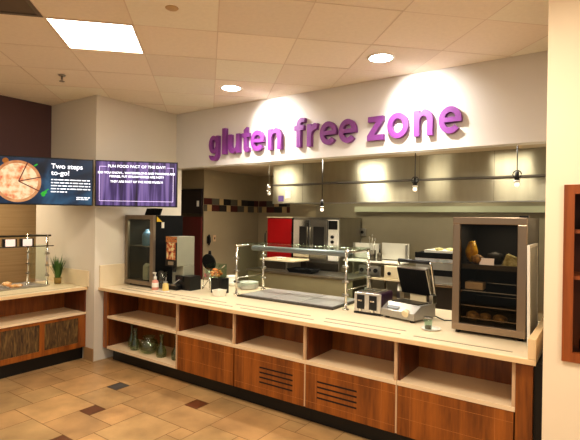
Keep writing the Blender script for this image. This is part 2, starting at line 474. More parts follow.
def downlight(x, label):
    t = thing('downlight', label, 'downlight', (x, .63, CEIL), 0, 'round downlights in front of the sign wall')
    obj('trim_ring', MB().lathe([(.10, -.004), (.118, -.004), (.12, 0), (.10, .0)], n=32), M_WPLASTIC, t)
    obj('lens', MB().lathe([(0, -.003), (.101, -.003), (.101, 0), (0, 0)], n=32), M_DOWN, t)
downlight(1.516, 'round recessed downlight above the word gluten, left of the two')
downlight(3.253, 'round recessed downlight above the word zone, right of the two')

# ------------------------------------------------------------------ sign letters
def arc(cx, cy, rx, ry, a0, a1, n=20):
    return [(cx + rx * math.cos(math.radians(a0 + (a1 - a0) * k / n)), cy + ry * math.sin(math.radians(a0 + (a1 - a0) * k / n))) for k in range(n + 1)]
ST = .27                              # stroke weight; x-height = 1
def glyph(ch):
    """outline contours (the first is the outside, the rest are holes)"""
    s = ST
    if ch == 'l': return [[(0, 0), (s, 0), (s, 1.33), (0, 1.33)]]
    if ch == 'o': return [arc(.53, .5, .53, .52, 0, 360, 40)[:-1], arc(.53, .5, .27, .29, 0, 360, 32)[:-1]]
    if ch == 'e':
        out = arc(.52, .5, .52, .52, -8, 332 - 12, 44)
        inn = arc(.52, .5, .27, .29, 318, 196, 24)
        return [[(1.03, .415)] + out[1:] + inn + [(.26, .415)], [(.27, .60)] + arc(.52, .56, .245, .235, 172, 8, 16) + [(.77, .60)]]
    if ch in 'nu':
        w = .92
        p = [(0, 0), (s, 0), (s, .58)] + arc(w / 2 + .005, .58, (w - 2 * s) / 2 - .003, .20, 180, 0, 12) + [(w - s, 0), (w, 0), (w, .62)] + arc(w - .38, .62, .38, .40, 5, 100, 14) + [(s, .87), (s, 1), (0, 1)]
        return [p] if ch == 'n' else [[(w - x, 1 - y) for x, y in p]]
    if ch == 'r': return [[(0, 0), (s, 0), (s, .5)] + arc(.58, .5, .58 - s, .25, 175, 100, 8) + [(.60, .73), (.68, 1.0)] + arc(.50, .66, .30, .36, 60, 140, 8) + [(s, .85), (s, 1), (0, 1)]]
    if ch == 't': return [[(.17, .23)] + arc(.43, .24, .26, .25, 185, 280, 10) + [(.62, .02), (.63, .23), (.50, .22)] + arc(.51, .29, .07, .07, 260, 185, 5) + [(.44, .78), (.62, .78), (.62, 1), (.44, 1), (.44, 1.32), (.17, 1.17), (.17, 1), (0, 1), (0, .78), (.17, .78)]]
    if ch == 'f': return [[(.15, 0), (.42, 0), (.42, .78), (.62, .78), (.62, 1), (.42, 1), (.42, 1.05)] + arc(.50, 1.05, .08, .085, 175, 95, 5) + [(.66, 1.125), (.70, 1.32)] + arc(.48, 1.0, .33, .345, 65, 175, 12) + [(.15, 1), (0, 1), (0, .78), (.15, .78)]]
    if ch == 'z': return [[(0, 0), (.86, 0), (.86, .23), (.37, .23), (.84, .80), (.84, 1), (.04, 1), (.04, .77), (.47, .77), (0, .20)]]
    if ch == 'g':
        w = .96
        o = [(w, 1), (w - s + .02, 1), (w - s + .02, .86)] + arc(.44, .52, .44, .50, 50, 310, 30) + [(w - s, .12), (w - s, .0)] + arc(.46, -.02, .23, .15, 0, -140, 12) + [(.30, -.10), (.03, -.06)] + arc(.48, -.03, .47, .36, 195, 350, 18) + [(w, .05)]
        return [o, arc(.47, .51, .21, .27, 0, 360, 28)[:-1]]
def letter(ch, x0, x1, z0, z1, label):
    d = .05
    cu = bpy.data.curves.new('outline', 'CURVE'); cu.dimensions = '2D'; cu.fill_mode = 'BOTH'; cu.extrude = .1
    for pts in glyph(ch):
        sp = cu.splines.new('POLY'); sp.points.add(len(pts) - 1); sp.use_cyclic_u = True
        for q, (x, y) in zip(sp.points, pts): q.co = (x, y, 0, 1)
    tmp = bpy.data.objects.new('outline', cu); COL.objects.link(tmp)
    bpy.context.view_layer.update()
    me = bpy.data.meshes.new_from_object(tmp.evaluated_get(bpy.context.evaluated_depsgraph_get()))
    bpy.data.objects.remove(tmp); bpy.data.curves.remove(cu)
    bm = bmesh.new(); bm.from_mesh(me); bmesh.ops.remove_doubles(bm, verts=bm.verts[:], dist=1e-4); bm.to_mesh(me); bm.free()
    xs = [v.co.x for v in me.vertices]; ys = [v.co.y for v in me.vertices]; zs = [v.co.z for v in me.vertices]
    cx = (x0 + x1) / 2
    for v in me.vertices:
        u = (v.co.x - min(xs)) / (max(xs) - min(xs)); w = (v.co.y - min(ys)) / (max(ys) - min(ys)); q = (v.co.z - min(zs)) / (max(zs) - min(zs))
        v.co = Vector((x0 - cx + u * (x1 - x0), -d * q, w * (z1 - z0)))
    for p in me.polygons: p.use_smooth = False
    me.name = 'sign_letter'; me.materials.clear(); me.materials.append(M_PURPLE)
    o = bpy.data.objects.new('sign_letter', me); COL.objects.link(o); o.location = (cx, 1.199, z0)
    tag(o, label, 'letter', 'raised letters of the wall sign')
BL, XH, AS = 2.487, 2.735, 2.812
LET = [('g', .67, .835, 2.415, XH, 'purple raised letter g that starts the word gluten'),
       ('l', .90, .958, BL, AS, 'purple raised letter l in the word gluten'),
       ('u', 1.0, 1.185, BL, XH - .01, 'purple raised letter u in the word gluten'),
       ('t', 1.225, 1.335, BL, AS - .02, 'purple raised letter t in the word gluten'),
       ('e', 1.365, 1.565, BL, XH, 'purple raised letter e in the word gluten'),
       ('n', 1.62, 1.815, BL, XH, 'purple raised letter n that ends the word gluten'),
       ('f', 1.995, 2.135, BL, AS, 'purple raised letter f that starts the word free'),
       ('r', 2.165, 2.30, BL, XH, 'purple raised letter r in the word free'),
       ('e', 2.33, 2.53, BL, XH, 'purple raised first letter e in the word free, next to the r'),
       ('e', 2.56, 2.76, BL, XH, 'purple raised letter e that ends the word free'),
       ('z', 2.885, 3.06, BL, XH - .01, 'purple raised letter z that starts the word zone'),
       ('o', 3.10, 3.31, BL, XH, 'purple raised letter o in the word zone'),
       ('n', 3.365, 3.545, BL, XH, 'purple raised letter n in the word zone'),
       ('e', 3.60, 3.805, BL, XH, 'purple raised letter e that ends the word zone')]
for a in LET: letter(*a)

# ------------------------------------------------------------------ wall-hung screens
def add_text(parent, name, body, x, z, size, m, align='LEFT', off=.0, y=-.003):
    me = text_mesh(body, size, 0, off, align)
    for v in me.vertices: v.co = Vector((x + v.co.x, y, z + v.co.y))
    me.name = name; me.materials.clear(); me.materials.append(m)
    o = bpy.data.objects.new(name, me); COL.objects.link(o); o.parent = parent
    return o

def screen(label, p0, ang, W, H, z0, scr, arm):
    """left lower corner p0, running along ang in plan; local x along the screen, front face at y=0 looking to -y"""
    t = thing('menu_screen', label, 'tv screen', (p0[0], p0[1], z0), ang, 'menu screens on the corner wall')
    b = .012
    obj('bezel', MB().box(0, W, .002, .05, 0, b).box(0, W, .002, .05, H - b, H).box(0, b, .002, .05, b, H - b).box(W - b, W, .002, .05, b, H - b)
        .box(.01, W - .01, .03, .055, .01, H - .01), M_BLACK, t)
    s = obj('display', MB().box(b, W - b, .004, .03, b, H - b), scr, t)
    obj('mount_arm', arm, M_MATTE, t)
    return t, s
a1 = math.atan2(.821, .571); L1 = .95
p0 = (.12 - L1 * .571, -.10 - L1 * .821)
t1, s1 = screen('wide screen with a sliced pizza and the words Two steps to-go', p0, a1, L1 - .005, .52, 1.805, M_SCR1,
                MB().box(L1 * .5 - .04, L1 * .5 + .04, .05, .10, .14, .38).box(L1 * .74 - .02, L1 * .74 + .02, .10, .30, .24, .28).box(L1 * .5 - .04, L1 * .78, .09, .12, .23, .29))
# pizza picture, local coordinates on the display
def disc(cx, cz, r, y, n=48, a0=0, a1=2 * PI):
    return [(cx + r * math.cos(a0 + (a1 - a0) * k / n), y, cz + r * math.sin(a0 + (a1 - a0) * k / n)) for k in range(n)]
pz = (.20, .25)
obj('pizza_picture', MB().poly(disc(pz[0], pz[1], .225, .002), 0).poly(disc(pz[0], pz[1], .195, .001), 1), [M_CRUST, M_PIZZA], s1)
mb = MB()
for ang in (68, 14, -27):
    d = Vector((math.cos(math.radians(ang)), 0, math.sin(math.radians(ang)))); n = Vector((-d.z, 0, d.x)) * .005
    o_ = Vector((pz[0] + .01, 0.0, pz[1])); mb.poly([o_ - n, o_ + d * .222 - n, o_ + d * .222 + n, o_ + n])
obj('pizza_cut', mb, M_CUT, s1)
for (x, z, r, e) in ((.452, .13, .035, .5), (.475, .16, .03, 1.2), (.447, .105, .02, 0.2), (.37, .43, .022, .8)):
    obj('basil_leaf', MB().poly([(x + r * math.cos(k * PI / 8) * (1 if k % 2 else .8), .001, z + r * .62 * math.sin(k * PI / 8 + e)) for k in range(16)]), M_BASIL, s1)
obj('cheese_picture', MB().poly(disc(.085, .466, .030, .0025, 20)), M_GOLD, s1)
add_text(s1, 'headline', 'Two steps', .52, .405, .075, M_TXT, off=.0012, y=.001)
add_text(s1, 'headline', 'to-go!', .52, .332, .075, M_TXT, off=.0012, y=.001)
mb = MB()
for r in range(5):
    x = .52; z = .275 - r * .033
    end = .915 if r < 4 else .68
    while x < end:
        w = random.uniform(.02, .06); w = min(w, end - x)
        mb.poly([(x, .001, z), (x + w, .001, z), (x + w, .001, z + .0115), (x, .001, z + .0115)]); x += w + .009
for r in range(2):
    x = .775
    while x < .89:
        w = random.uniform(.02, .04); mb.poly([(x, .001, .085 - r * .02), (x + w, .001, .085 - r * .02), (x + w, .001, .096 - r * .02), (x, .001, .096 - r * .02)]); x += w + .008
obj('small_print', mb, M_TXT, s1)

a2 = math.atan2(.695, .72); W2 = .905
t2, s2 = screen('screen with purple planks and a white bordered food fact, above the glass door fridge', (.13, -.09), a2, W2, .52, 1.805, M_SCR2,
                MB().box(W2 * .4 - .04, W2 * .4 + .04, .05, .10, .14, .38).box(W2 * .4 - .02, W2 * .4 + .02, .10, .33, .24, .28))
mb = MB(); w = .0022
def rule(x0, z0, x1, z1): mb.poly([(x0, .001, z0), (x1, .001, z0), (x1, .001, z1), (x0, .001, z1)])
rule(.045, .06, W2 - .045, .06 + 2 * w); rule(.045, .06, .045 + 2 * w, .455); rule(W2 - .045 - 2 * w, .06, W2 - .045, .455)
rule(.045, .45, .12, .45 + 2 * w); rule(W2 - .12, .45, W2 - .045, .45 + 2 * w)
obj('white_border', mb, M_TXT2, s2)
add_text(s2, 'headline', 'FUN FOOD FACT OF THE DAY!', W2 / 2, .442, .045, M_TXT, 'CENTER', .0008, .001)
add_text(s2, 'fact_text', 'DID YOU KNOW... WATERMELONS AND BANANAS ARE', W2 / 2, .372, .0335, M_TXT, 'CENTER', .0012, .001)
add_text(s2, 'fact_text', 'BERRIES, BUT STRAWBERRIES ARE NOT?', W2 / 2, .33, .0335, M_TXT, 'CENTER', .0012, .001)
add_text(s2, 'fact_text', 'THEY ARE PART OF THE ROSE FAMILY!', W2 / 2, .272, .0335, M_TXT, 'CENTER', .0012, .001)

# ------------------------------------------------------------------ main serving counter
ZT = 0.86
FY = 0.10
t = thing('worktop', 'long cream laminate worktop running along the main counter', 'worktop', (0, 0, .825))
obj('slab', MB().box(.003, 4.545, .055, 1.3, .002, .035, 0, .004), M_LAM, t)
obj('front_edge', MB().box(.003, 4.545, .047, .055, .0, .033, 0, .002), M_LAMEDGE, t)
for k, (a, b, y) in enumerate(((.3, 1.2, .15), (1.3, 2.0, .15), (2.1, 2.9, .15), (3.0, 3.65, .15), (3.75, 4.4, .15), (.25, 1.45, .26), (1.5, 1.82, .26), (1.95, 2.8, .26), (2.95, 3.65, .26))):
    obj('tray_strip', MB().box(a, b, y, y + .014, .035, .037), plain('strip grey %d' % k, (150, 134, 108), .3), t)

tag(obj('backsplash', MB().box(.002, .022, .058, 1.19, 0, .255, 0, .003), M_LAM, None, (0, 0, .8602)), 'cream laminate upstand on the corner wall at the left end of the main worktop', 'backsplash')
tag(obj('end_upstand', MB().box(4.50, 4.545, .05, .95, 0, .125, 0, .003), M_LAMEDGE, None, (0, 0, .8602)), 'low cream upstand closing the right end of the main worktop', 'upstand')
ZS0, ZS1, ZB = .50, .53, .145
def cab_shell(t, w, left_wood=True):
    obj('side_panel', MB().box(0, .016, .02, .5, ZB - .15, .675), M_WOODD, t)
    obj('back_panel', MB().box(.016, w - .001, .42, .44, ZB - .15, .675), M_WOOD, t)
    obj('toe_kick', MB().box(0, w, .085, .5, -.15, ZB - .151), M_TOE, t)

def cabinet(x0, x1, kind, label, vx=.30):
    w = x1 - x0
    t = thing('counter_cabinet', label, 'cabinet', (x0, FY, .15), 0, 'cabinets under the main counter')
    z = lambda a: a - .15
    cab_shell(t, w - .001)
    obj('divider', MB().box(w - .023, w - .002, 0, .42, z(.531), z(.825)), M_DIV, t)
    if kind == 'open':
        obj('shelf', MB().box(.0, w - .023, 0, .42, z(ZS0), z(ZS1), 0, .002), M_SHELF, t)
        obj('shelf', MB().box(.0, w - .023, 0, .42, z(ZB), z(.176), 0, .002), M_SHELF, t)
        obj('end_stile', MB().box(-.075, -.001, 0.0, .5, z(.15), z(.825)), M_WOOD, t)
        obj('divider', MB().box(w - .023, w - .002, 0, .42, z(ZB), z(.53)), M_DIV, t)
        return t
    obj('shelf', MB().box(.0, w - .002, -.004, .42, z(ZS0), z(ZS1), 0, .002), M_SHELF, t)
    p = MB().box(.004, w - .010, 0, .02, z(ZB), z(ZS0) - .001, 0, .001)
    def sc(a, b, c, d): p.box(a, b, -.0006, .004, z(c), z(d), 1)
    s = .0016
    for zz in ((.435, .20) if kind == 'vent' else (.43, .27)): sc(.006, w - .012, zz, zz + s)
    for xx in (.10, w - .12): sc(xx, xx + s, .15, .495)
    d = obj('front_panel', p, [M_WOOD, M_SCORE], t)
    if kind == 'vent':
        for k in range(4):
            zz = .372 - k * .043
            obj('vent_slot', MB().box(vx, vx + .355, -.0012, .01, z(zz), z(zz + .013)), M_SLOT, d)
    if kind == 'end':
        obj('end_stile', MB().box(w - .001, w + .095, -.004, .5, z(.0), z(.825)), M_WOOD, t)
        obj('dark_gap_strip', MB().box(w + .0955, w + .152, .03, .5, z(.0), z(.82)), M_TOE, t)  # black box puts in the darkness of the gap beside the wall
    return t
cabinet(.105, 1.31, 'open', 'open two-shelf wooden cabinet at the left end, glass jars on its bottom shelf')
cabinet(1.31, 2.08, 'plain', 'wooden cabinet with a plain front, just right of the jar shelves')
cabinet(2.08, 2.86, 'vent', 'wooden cabinet with slotted front under the metal cold plate')
cab4 = cabinet(2.86, 3.65, 'vent', 'wooden cabinet with slotted front under the toaster', .115)
obj('divider', MB().box(-.010, .003, -.001, .02, .0, .349), M_DIV, cab4)
cab5 = cabinet(3.65, 4.43, 'end', 'wooden cabinet with plain front and wide end post, under the tall display fridge')
obj('divider', MB().box(-.010, .003, -.001, .02, .0, .349), M_DIV, cab5)

# glass jars on the bottom shelf
GJ = 'green tinted glassware on the bottom shelf'
def bottle(x, y, h, r, label):
    t = obj('glass_bottle', MB().lathe([(0, .004), (r * .9, .002), (r, .02), (r * .95, h * .3), (r * .42, h * .55), (r * .34, h * .8), (r * .5, h), (r * .42, h), (r * .28, h * .8), (r * .34, h * .55), (r * .88, h * .3), (r * .92, .025), (0, .012)], n=20), M_VASE, None, (x, y, .176))
    tag(t, label, 'bottle', GJ)
bottle(.34, .27, .26, .045, 'slim green glass bottle leftmost on the bottom shelf, behind a second bottle')
bottle(.48, .215, .24, .06, 'wide based green glass bottle left of the round glass jar')
o = obj('glass_jar', MB().lathe([(0, .004), (.06, .002), (.1, .04), (.115, .085), (.09, .135), (.055, .155), (.07, .185), (.063, .185), (.048, .158), (.08, .132), (.105, .085), (.09, .042), (0, .014)], n=28), M_VASE, None, (.70, .23, .176))
tag(o, 'round bellied green glass jar in the middle of the bottom shelf', 'jar', GJ)
bottle(.93, .215, .24, .055, 'green glass bottle just right of the round glass jar')
bottle(1.13, .25, .26, .055, 'green glass bottle rightmost on the bottom shelf, by the divider')

# ------------------------------------------------------------------ beverage fridge at the left
def fridge_left():
    x0, y0 = .03, .38
    w, d, h = .53, .45, .85
    t = thing('beverage_fridge', 'black countertop fridge with a steel framed glass door, under the purple screen', 'fridge', (x0, y0, ZT))
    obj('body', MB().box(0, .02, .04, d, .02, h).box(w - .02, w, .04, d, .02, h).box(.02, w - .02, d - .02, d, .02, h).box(.02, w - .02, .04, d - .02, .02, .06).box(.02, w - .02, .04, d - .02, h - .05, h), M_MATTE, t)
    obj('liner', MB().box(.021, w - .021, d - .03, d - .021, .061, h - .051), M_GREYI, t)
    b = .05
    dr = obj('door', MB().box(0, w, 0, .038, .02, .02 + b, 0, .003).box(0, w, 0, .038, h - b, h, 0, .003).box(0, b, 0, .038, .02 + b, h - b, 0, .003).box(w - b - .01, w, 0, .038, .02 + b, h - b, 0, .003), M_BRONZE, t)
    obj('glass', MB().box(b, w - b - .01, .014, .02, .02 + b, h - b), M_GLASSF, dr)
    for zz in (.47,): obj('shelf', MB().box(.022, w - .022, .06, d - .035, zz, zz + .008), M_BRONZE, t)
    for sx in (.05, w - .05):
        for sy in (.06, d - .05): obj('foot', MB().cyl((sx, sy, 0), (sx, sy, .02), .018), M_BLACK, t)
    obj('sticker', MB().box(w, w + .0015, .12, .16, .70, .77), M_WPLASTIC, t)
    obj('sticker', MB().prism([(w + .0005, .05, h - .012), (w + .0005, .13, h - .075), (w + .0005, .05, h - .075)], (.0015, 0, 0)), plain('yellow sticker', (226, 190, 40), .5), t)
fridge_left()
o = obj('water_jug', MB().lathe([(0, 0), (.058, 0), (.062, .02), (.062, .13), (.045, .165), (.022, .18), (.022, .20), (0, .20)], n=20), M_BLUE, None, (.265, .53, ZT + .4785))
tag(o, 'blue plastic jug inside the glass door fridge', 'jug')
o = obj('milk_carton', MB().box(-.045, .045, -.04, .04, 0, .16, 0, .003).prism([(-.045, -.04, .16), (-.045, .04, .16), (-.045, 0, .20)], (.09, 0, 0)), M_WPLASTIC, None, (.255, .55, ZT + .0605))
tag(o, 'white carton at the bottom of the glass door fridge', 'carton')
t = thing('speaker_box', 'small black device sitting on top of the glass door fridge', 'speaker', (.44, .47, ZT + .851))
obj('body', MB().prism([(-.09, -.05, 0), (.05, -.05, 0), (.09, -.05, .08), (-.05, -.05, .08)], (0, .12, 0)), M_MATTE, t)
obj('foot', MB().box(-.06, .05, -.04, .06, -.0, .004), M_BLACK, t)

# tall maroon cooler in the kitchen
t = thing('upright_cooler', 'tall maroon fronted cooler with black header standing behind the cheese dispenser', 'cooler', (-.545, 1.97, 0))
obj('body', MB().box(-.255, .255, .03, .55, 0, 2.13, 0, .004), M_MATTE, t)
obj('header', MB().box(-.255, .255, 0, .03, 1.75, 2.13, 0, .003), plain('cooler header', (34, 22, 24), .3), t)
obj('rail', MB().box(-.255, .255, .0, .03, 1.70, 1.749), M_DSTEEL, t)
obj('door', MB().box(-.255, .255, -.008, .03, .12, 1.699, 0, .004), M_MAROON, t)
obj('logo_plate', MB().box(.15, .20, -.002, .002, 1.86, 1.95), M_WPLASTIC, t)

# cheese dispenser
t = thing('cheese_dispenser', 'steel sided food dispenser with orange food picture on its front', 'dispenser', (.70, .45, ZT))
obj('base', MB().box(0, .19, 0, .31, 0, .05, 0, .004), M_BLACK, t)
obj('body', MB().box(.0, .19, .10, .27, .05, .269, 0, .004).box(0, .19, .002, .27, .27, .61, 0, .006), plain('dispenser side', (172, 172, 152), .35, .4), t)
obj('header', MB().box(.004, .186, -.004, .002, .545, .61), noise_ramp('orange header', [(0.4, (190, 80, 30)), (0.55, (236, 150, 70)), (0.62, (110, 30, 16))], 30, (1, 1, 1), .5, emit=.5), t)
obj('picture', MB().box(.02, .17, -.004, .002, .345, .54), M_POSTER, t)
obj('frame', MB().box(0, .02, -.004, .002, .27, .545).box(.17, .19, -.004, .002, .27, .545).box(.02, .17, -.004, .002, .27, .3449), M_BLACK, t)
obj('push_plate', MB().box(.05, .14, -.01, .0, .285, .325, 0, .004), M_STEEL, t)
obj('nozzle', MB().cyl((.095, .05, .27), (.095, .05, .2), .03, .018), M_BLACK, t)
obj('drip_tray', MB().box(.02, .17, .005, .095, .05, .062), M_STEEL, t)

# small things in front
t = thing('pump_bottle', 'white and pink pump bottle in front of the food dispenser', 'bottle', (.645, .35, ZT))
obj('body', MB().lathe([(0, 0), (.036, 0), (.038, .01), (.038, .085), (.03, .105), (.014, .115), (0, .115)], n=20), M_PINK, t)
obj('label_band', MB().lathe([(.0385, .03), (.0390, .031), (.0390, .08), (.0385, .081)], n=20), M_WPLASTIC, t)
obj('pump', MB().cyl((0, 0, .115), (0, 0, .15), .018).cyl((0, 0, .15), (0, 0, .185), .007).box(-.035, .012, -.010, .010, .183, .197, 0, .002), M_WPLASTIC, t)
o = obj('plastic_tumbler', MB().lathe([(0, .002), (.042, .002), (.056, .2), (.053, .2), (.04, .006), (0, .006)], n=24), pane('frosted cup', (196, 196, 190), .12), None, (.635, .465, ZT))
tag(o, 'clear plastic tumbler behind the white and pink pump bottle', 'cup')
t = thing('sauce_jar', 'small pale yellow sauce jar with metal lid below the dispenser', 'jar', (.80, .37, ZT))
obj('body', MB().lathe([(0, 0), (.034, 0), (.036, .01), (.033, .075), (.022, .09), (0, .09)], n=20), M_YEL, t)
obj('lid', MB().cyl((0, 0, .09), (0, 0, .105), .025).cyl((0, 0, .105), (.01, 0, .15), .005), M_STEEL, t)
o = obj('white_spoon', MB().tube([(-.09, -.03, .006), (-.03, -.012, .007), (.05, .015, .006)], .006).blob((.075, .024, .009), (.03, .02, .008), 0, 0), M_WPLASTIC, None, (.83, .285, ZT))
tag(o, 'white plastic spoon lying on the worktop by the sauce jar', 'spoon')
t = thing('card_reader_box', 'black box shaped caddy on the worktop right of the food dispenser', 'caddy', (.91, .585, ZT))
obj('body', MB().box(-.13, .12, -.06, .11, 0, .16, 0, .006), M_BLACK, t)
obj('screen_lip', MB().box(-.11, .02, -.067, -.06, .10, .15), plain('dark gloss', (20, 24, 26), .1), t)
obj('cable', MB().tube([(-.05, -.062, .12), (-.1, -.1, .07), (-.16, -.12, .02), (-.2, -.10, .006), (-.26, -.06, .006)], .005), plain('grey cable', (180, 176, 166), .5), t)

# wire stand with black round pan, snack bin on black canister
t = thing('wire_stand', 'silver wire stand holding a round black plate, right of the black caddy', 'stand', (1.08, .78, ZT))
obj('frame', MB().tube([(-.06, -.05, 0), (-.05, -.04, .14), (.05, -.04, .14), (.06, -.05, 0)], .006).tube([(-.06, .06, 0), (-.05, .05, .14), (.05, .05, .14), (.06, .06, 0)], .006)
    .tube([(-.05, -.04, .14), (-.05, .05, .14)], .006).tube([(.05, -.04, .14), (.05, .05, .14)], .006).tube([(-.06, -.05, .0), (.05, -.04, .14)], .005).cyl((0, 0, .14), (0, 0, .22), .02), M_CHROME, t)
obj('plate', MB().xf(Matrix()).cyl((0, -.02, .31), (0, .005, .315), .10, .095, 28).cyl((0, 0, .40), (0, .0, .445), .02, .014), M_MATTE, t)
obj('red_label', MB().box(-.03, .05, -.052, -.045, .145, .185), plain('pinkish label', (190, 110, 110), .5), t)
t = thing('black_canister', 'square black canister supporting the clear bin of orange snacks', 'canister', (1.36, .655, ZT))
obj('body', MB().box(-.078, .085, -.06, .06, 0, .165, 0, .006), M_BLACK, t)
obj('latch', MB().box(.02, .055, -.066, -.06, .08, .14), M_DARK, t)
t = thing('snack_bin', 'clear tilted bin of orange snacks on the black canister', 'bin', (1.30, .66, ZT + .1655))
obj('bin', MB().box(-.09, .09, -.06, .07, 0, .004).prism([(-.09, -.06, .0), (.09, -.06, .0), (.10, -.10, .10), (-.10, -.10, .10)], (0, .004, 0)).box(-.094, -.09, -.06, .07, 0, .15).box(.09, .094, -.06, .07, 0, .15).box(-.09, .09, .07, .074, 0, .15), M_GLASS, t)
mb = MB()
for k in range(16): mb.blob((random.uniform(-.065, .05), random.uniform(-.045, .045), random.uniform(.02, .085)), (.024, .022, .018), 0, .2, 1)
sn = obj('snacks', mb, M_ORANGE, t); sn['kind'] = 'stuff'
obj('scoop', MB().tube([(.03, -.02, .07), (.10, -.03, .11), (.17, -.04, .15)], .006), M_CHROME, t)
def tapered(w0, w1, h, th=.006):
    mb = MB(); bm = mb.bm
    def ring(w, z): return [bm.verts.new((a * w, b * w, z)) for a, b in ((-1, -1), (1, -1), (1, 1), (-1, 1))]
    R = [ring(w0, 0), ring(w1, h), ring(w1 - th, h), ring(w0 - th, th)]
    bm.faces.new(R[0][::-1])
    for A, B in zip(R, R[1:]):
        for k in range(4): bm.faces.new((A[k], A[(k + 1) % 4], B[(k + 1) % 4], B[k]))
    bm.faces.new(R[3]); return mb
o = obj('square_bowl', tapered(.045, .056, .068), M_CERAMIC, None, (1.505, .50, ZT))
tag(o, 'white square tapered bowl standing alone at the front of the worktop', 'bowl')
for k in range(3):
    o = obj('small_bowl', MB().lathe([(0, 0), (.055, 0), (.075, .06), (.07, .06), (.05, .006), (0, .006)], n=24), M_CERAMIC, None, (1.115, 1.13, ZT + k * .0325))
    tag(o, ('bottom', 'middle', 'top')[k] + ' white bowl in the stack of bowls left of the plates', 'bowl', 'stacked white bowls')
for k in range(5):
    o = obj('plate', MB().lathe([(0, 0), (.085, 0), (.125, .017), (.123, .021), (.085, .006), (0, .006)], n=32), M_CERAMIC, None, (1.40, 1.10, ZT + k * .0145))
    tag(o, ('bottom', 'second from bottom', 'middle', 'second from top', 'topmost')[k] + ' white round plate in the stack at left end of the cold plate', 'plate', 'stacked white plates')

# ------------------------------------------------------------------ cold plate and sneeze guard
t = thing('cold_plate', 'flat steel cold plate in three sections set in the worktop under the glass guard', 'cold plate', (1.66, .60, ZT))
obj('rim', MB().box(0, 1.17, 0, .62, 0, .014, 0, .004), M_DSTEEL, t)
for k in range(3): obj('plate_section', MB().box(.035 + k * .372, .035 + k * .372 + .362, .045, .58, .014, .022, 0, .003), M_TRAY, t)
def guard():
    t = thing('sneeze_guard', 'steel post sneeze guard with glass top over the flat cold plate', 'sneeze guard', (1.585, .68, ZT))
    H = .55
    for (x, y) in ((0, 0), (0, .47), (1.335, 0), (1.335, .47)):
        p = obj('post', MB().cyl((x, y, 0), (x, y, H), .012).cyl((x, y, 0), (x, y, .012), .03), M_CHROME, t)
        for zz in (.14, .26, .40):
            sg = 1 if x == 0 else -1
            obj('clamp', MB().cyl((x - .03 * sg, y, zz), (x + .035 * sg, y, zz), .013), M_STEEL, p)
    for x in (0, 1.335):
        obj('end_rail', MB().cyl((x, -.02, H - .015), (x, .49, H - .015), .012), M_CHROME, t)
        obj('cross_rail', MB().cyl((x, -.0, H * .33), (x, .47, H * .33), .006), M_CHROME, t)
        obj('end_glass', MB().box(x - .003, x + .003, .03, .44, .08, H - .04), M_GLASSG, t)
    obj('top_glass', MB().box(-.02, 1.36, -.01, .47, H, H + .008), M_GLASSG, t)
    obj('top_rail', MB().cyl((0, .46, H - .012), (1.335, .46, H - .012), .010), M_CHROME, t)
    obj('lamp_tube', MB().box(.06, 1.28, .16, .25, H - .075, H - .02, 0, .02, 3), plain('grey lamp housing', (126, 130, 130), .3, 0.5), t)
guard()

# ------------------------------------------------------------------ toaster
t = thing('toaster', 'chrome fronted four slice toaster with plum sides', 'toaster', (3.16, .625, ZT))
w, d, h = .128, .28, .195
obj('body', MB().box(-w, w, .02, d, .02, h, 0, .02, 3), M_TOASTP, t)
obj('front_plate', MB().box(-w, w, .0, .022, .018, h - .006, 0, .008), plain('toaster steel', (206, 200, 190), .25, .6), t)
obj('base', MB().box(-w, w, .0, d, 0, .02), M_BLACK, t)
obj('top_plate', MB().box(-w + .02, w - .02, .03, d - .02, h - .004, h + .002), M_CHROME, t)
for sx in (-.062, .055):
    p = obj('lever_panel', MB().box(sx - .036, sx + .036, -.006, .0, .045, .17, 0, .004), M_BLACK, t)
    obj('lever', MB().box(sx - .02, sx + .02, -.022, -.006, .115, .13, 0, .003), M_CHROME, p)
    obj('knob', MB().cyl((sx, -.016, .035), (sx, 0, .035), .011), M_CHROME, t)
    for sy in (-.03, .03): obj('slot', MB().box(sx + sy - .012, sx + sy + .012, .05, d - .04, h + .001, h + .003), M_BLACK, t)

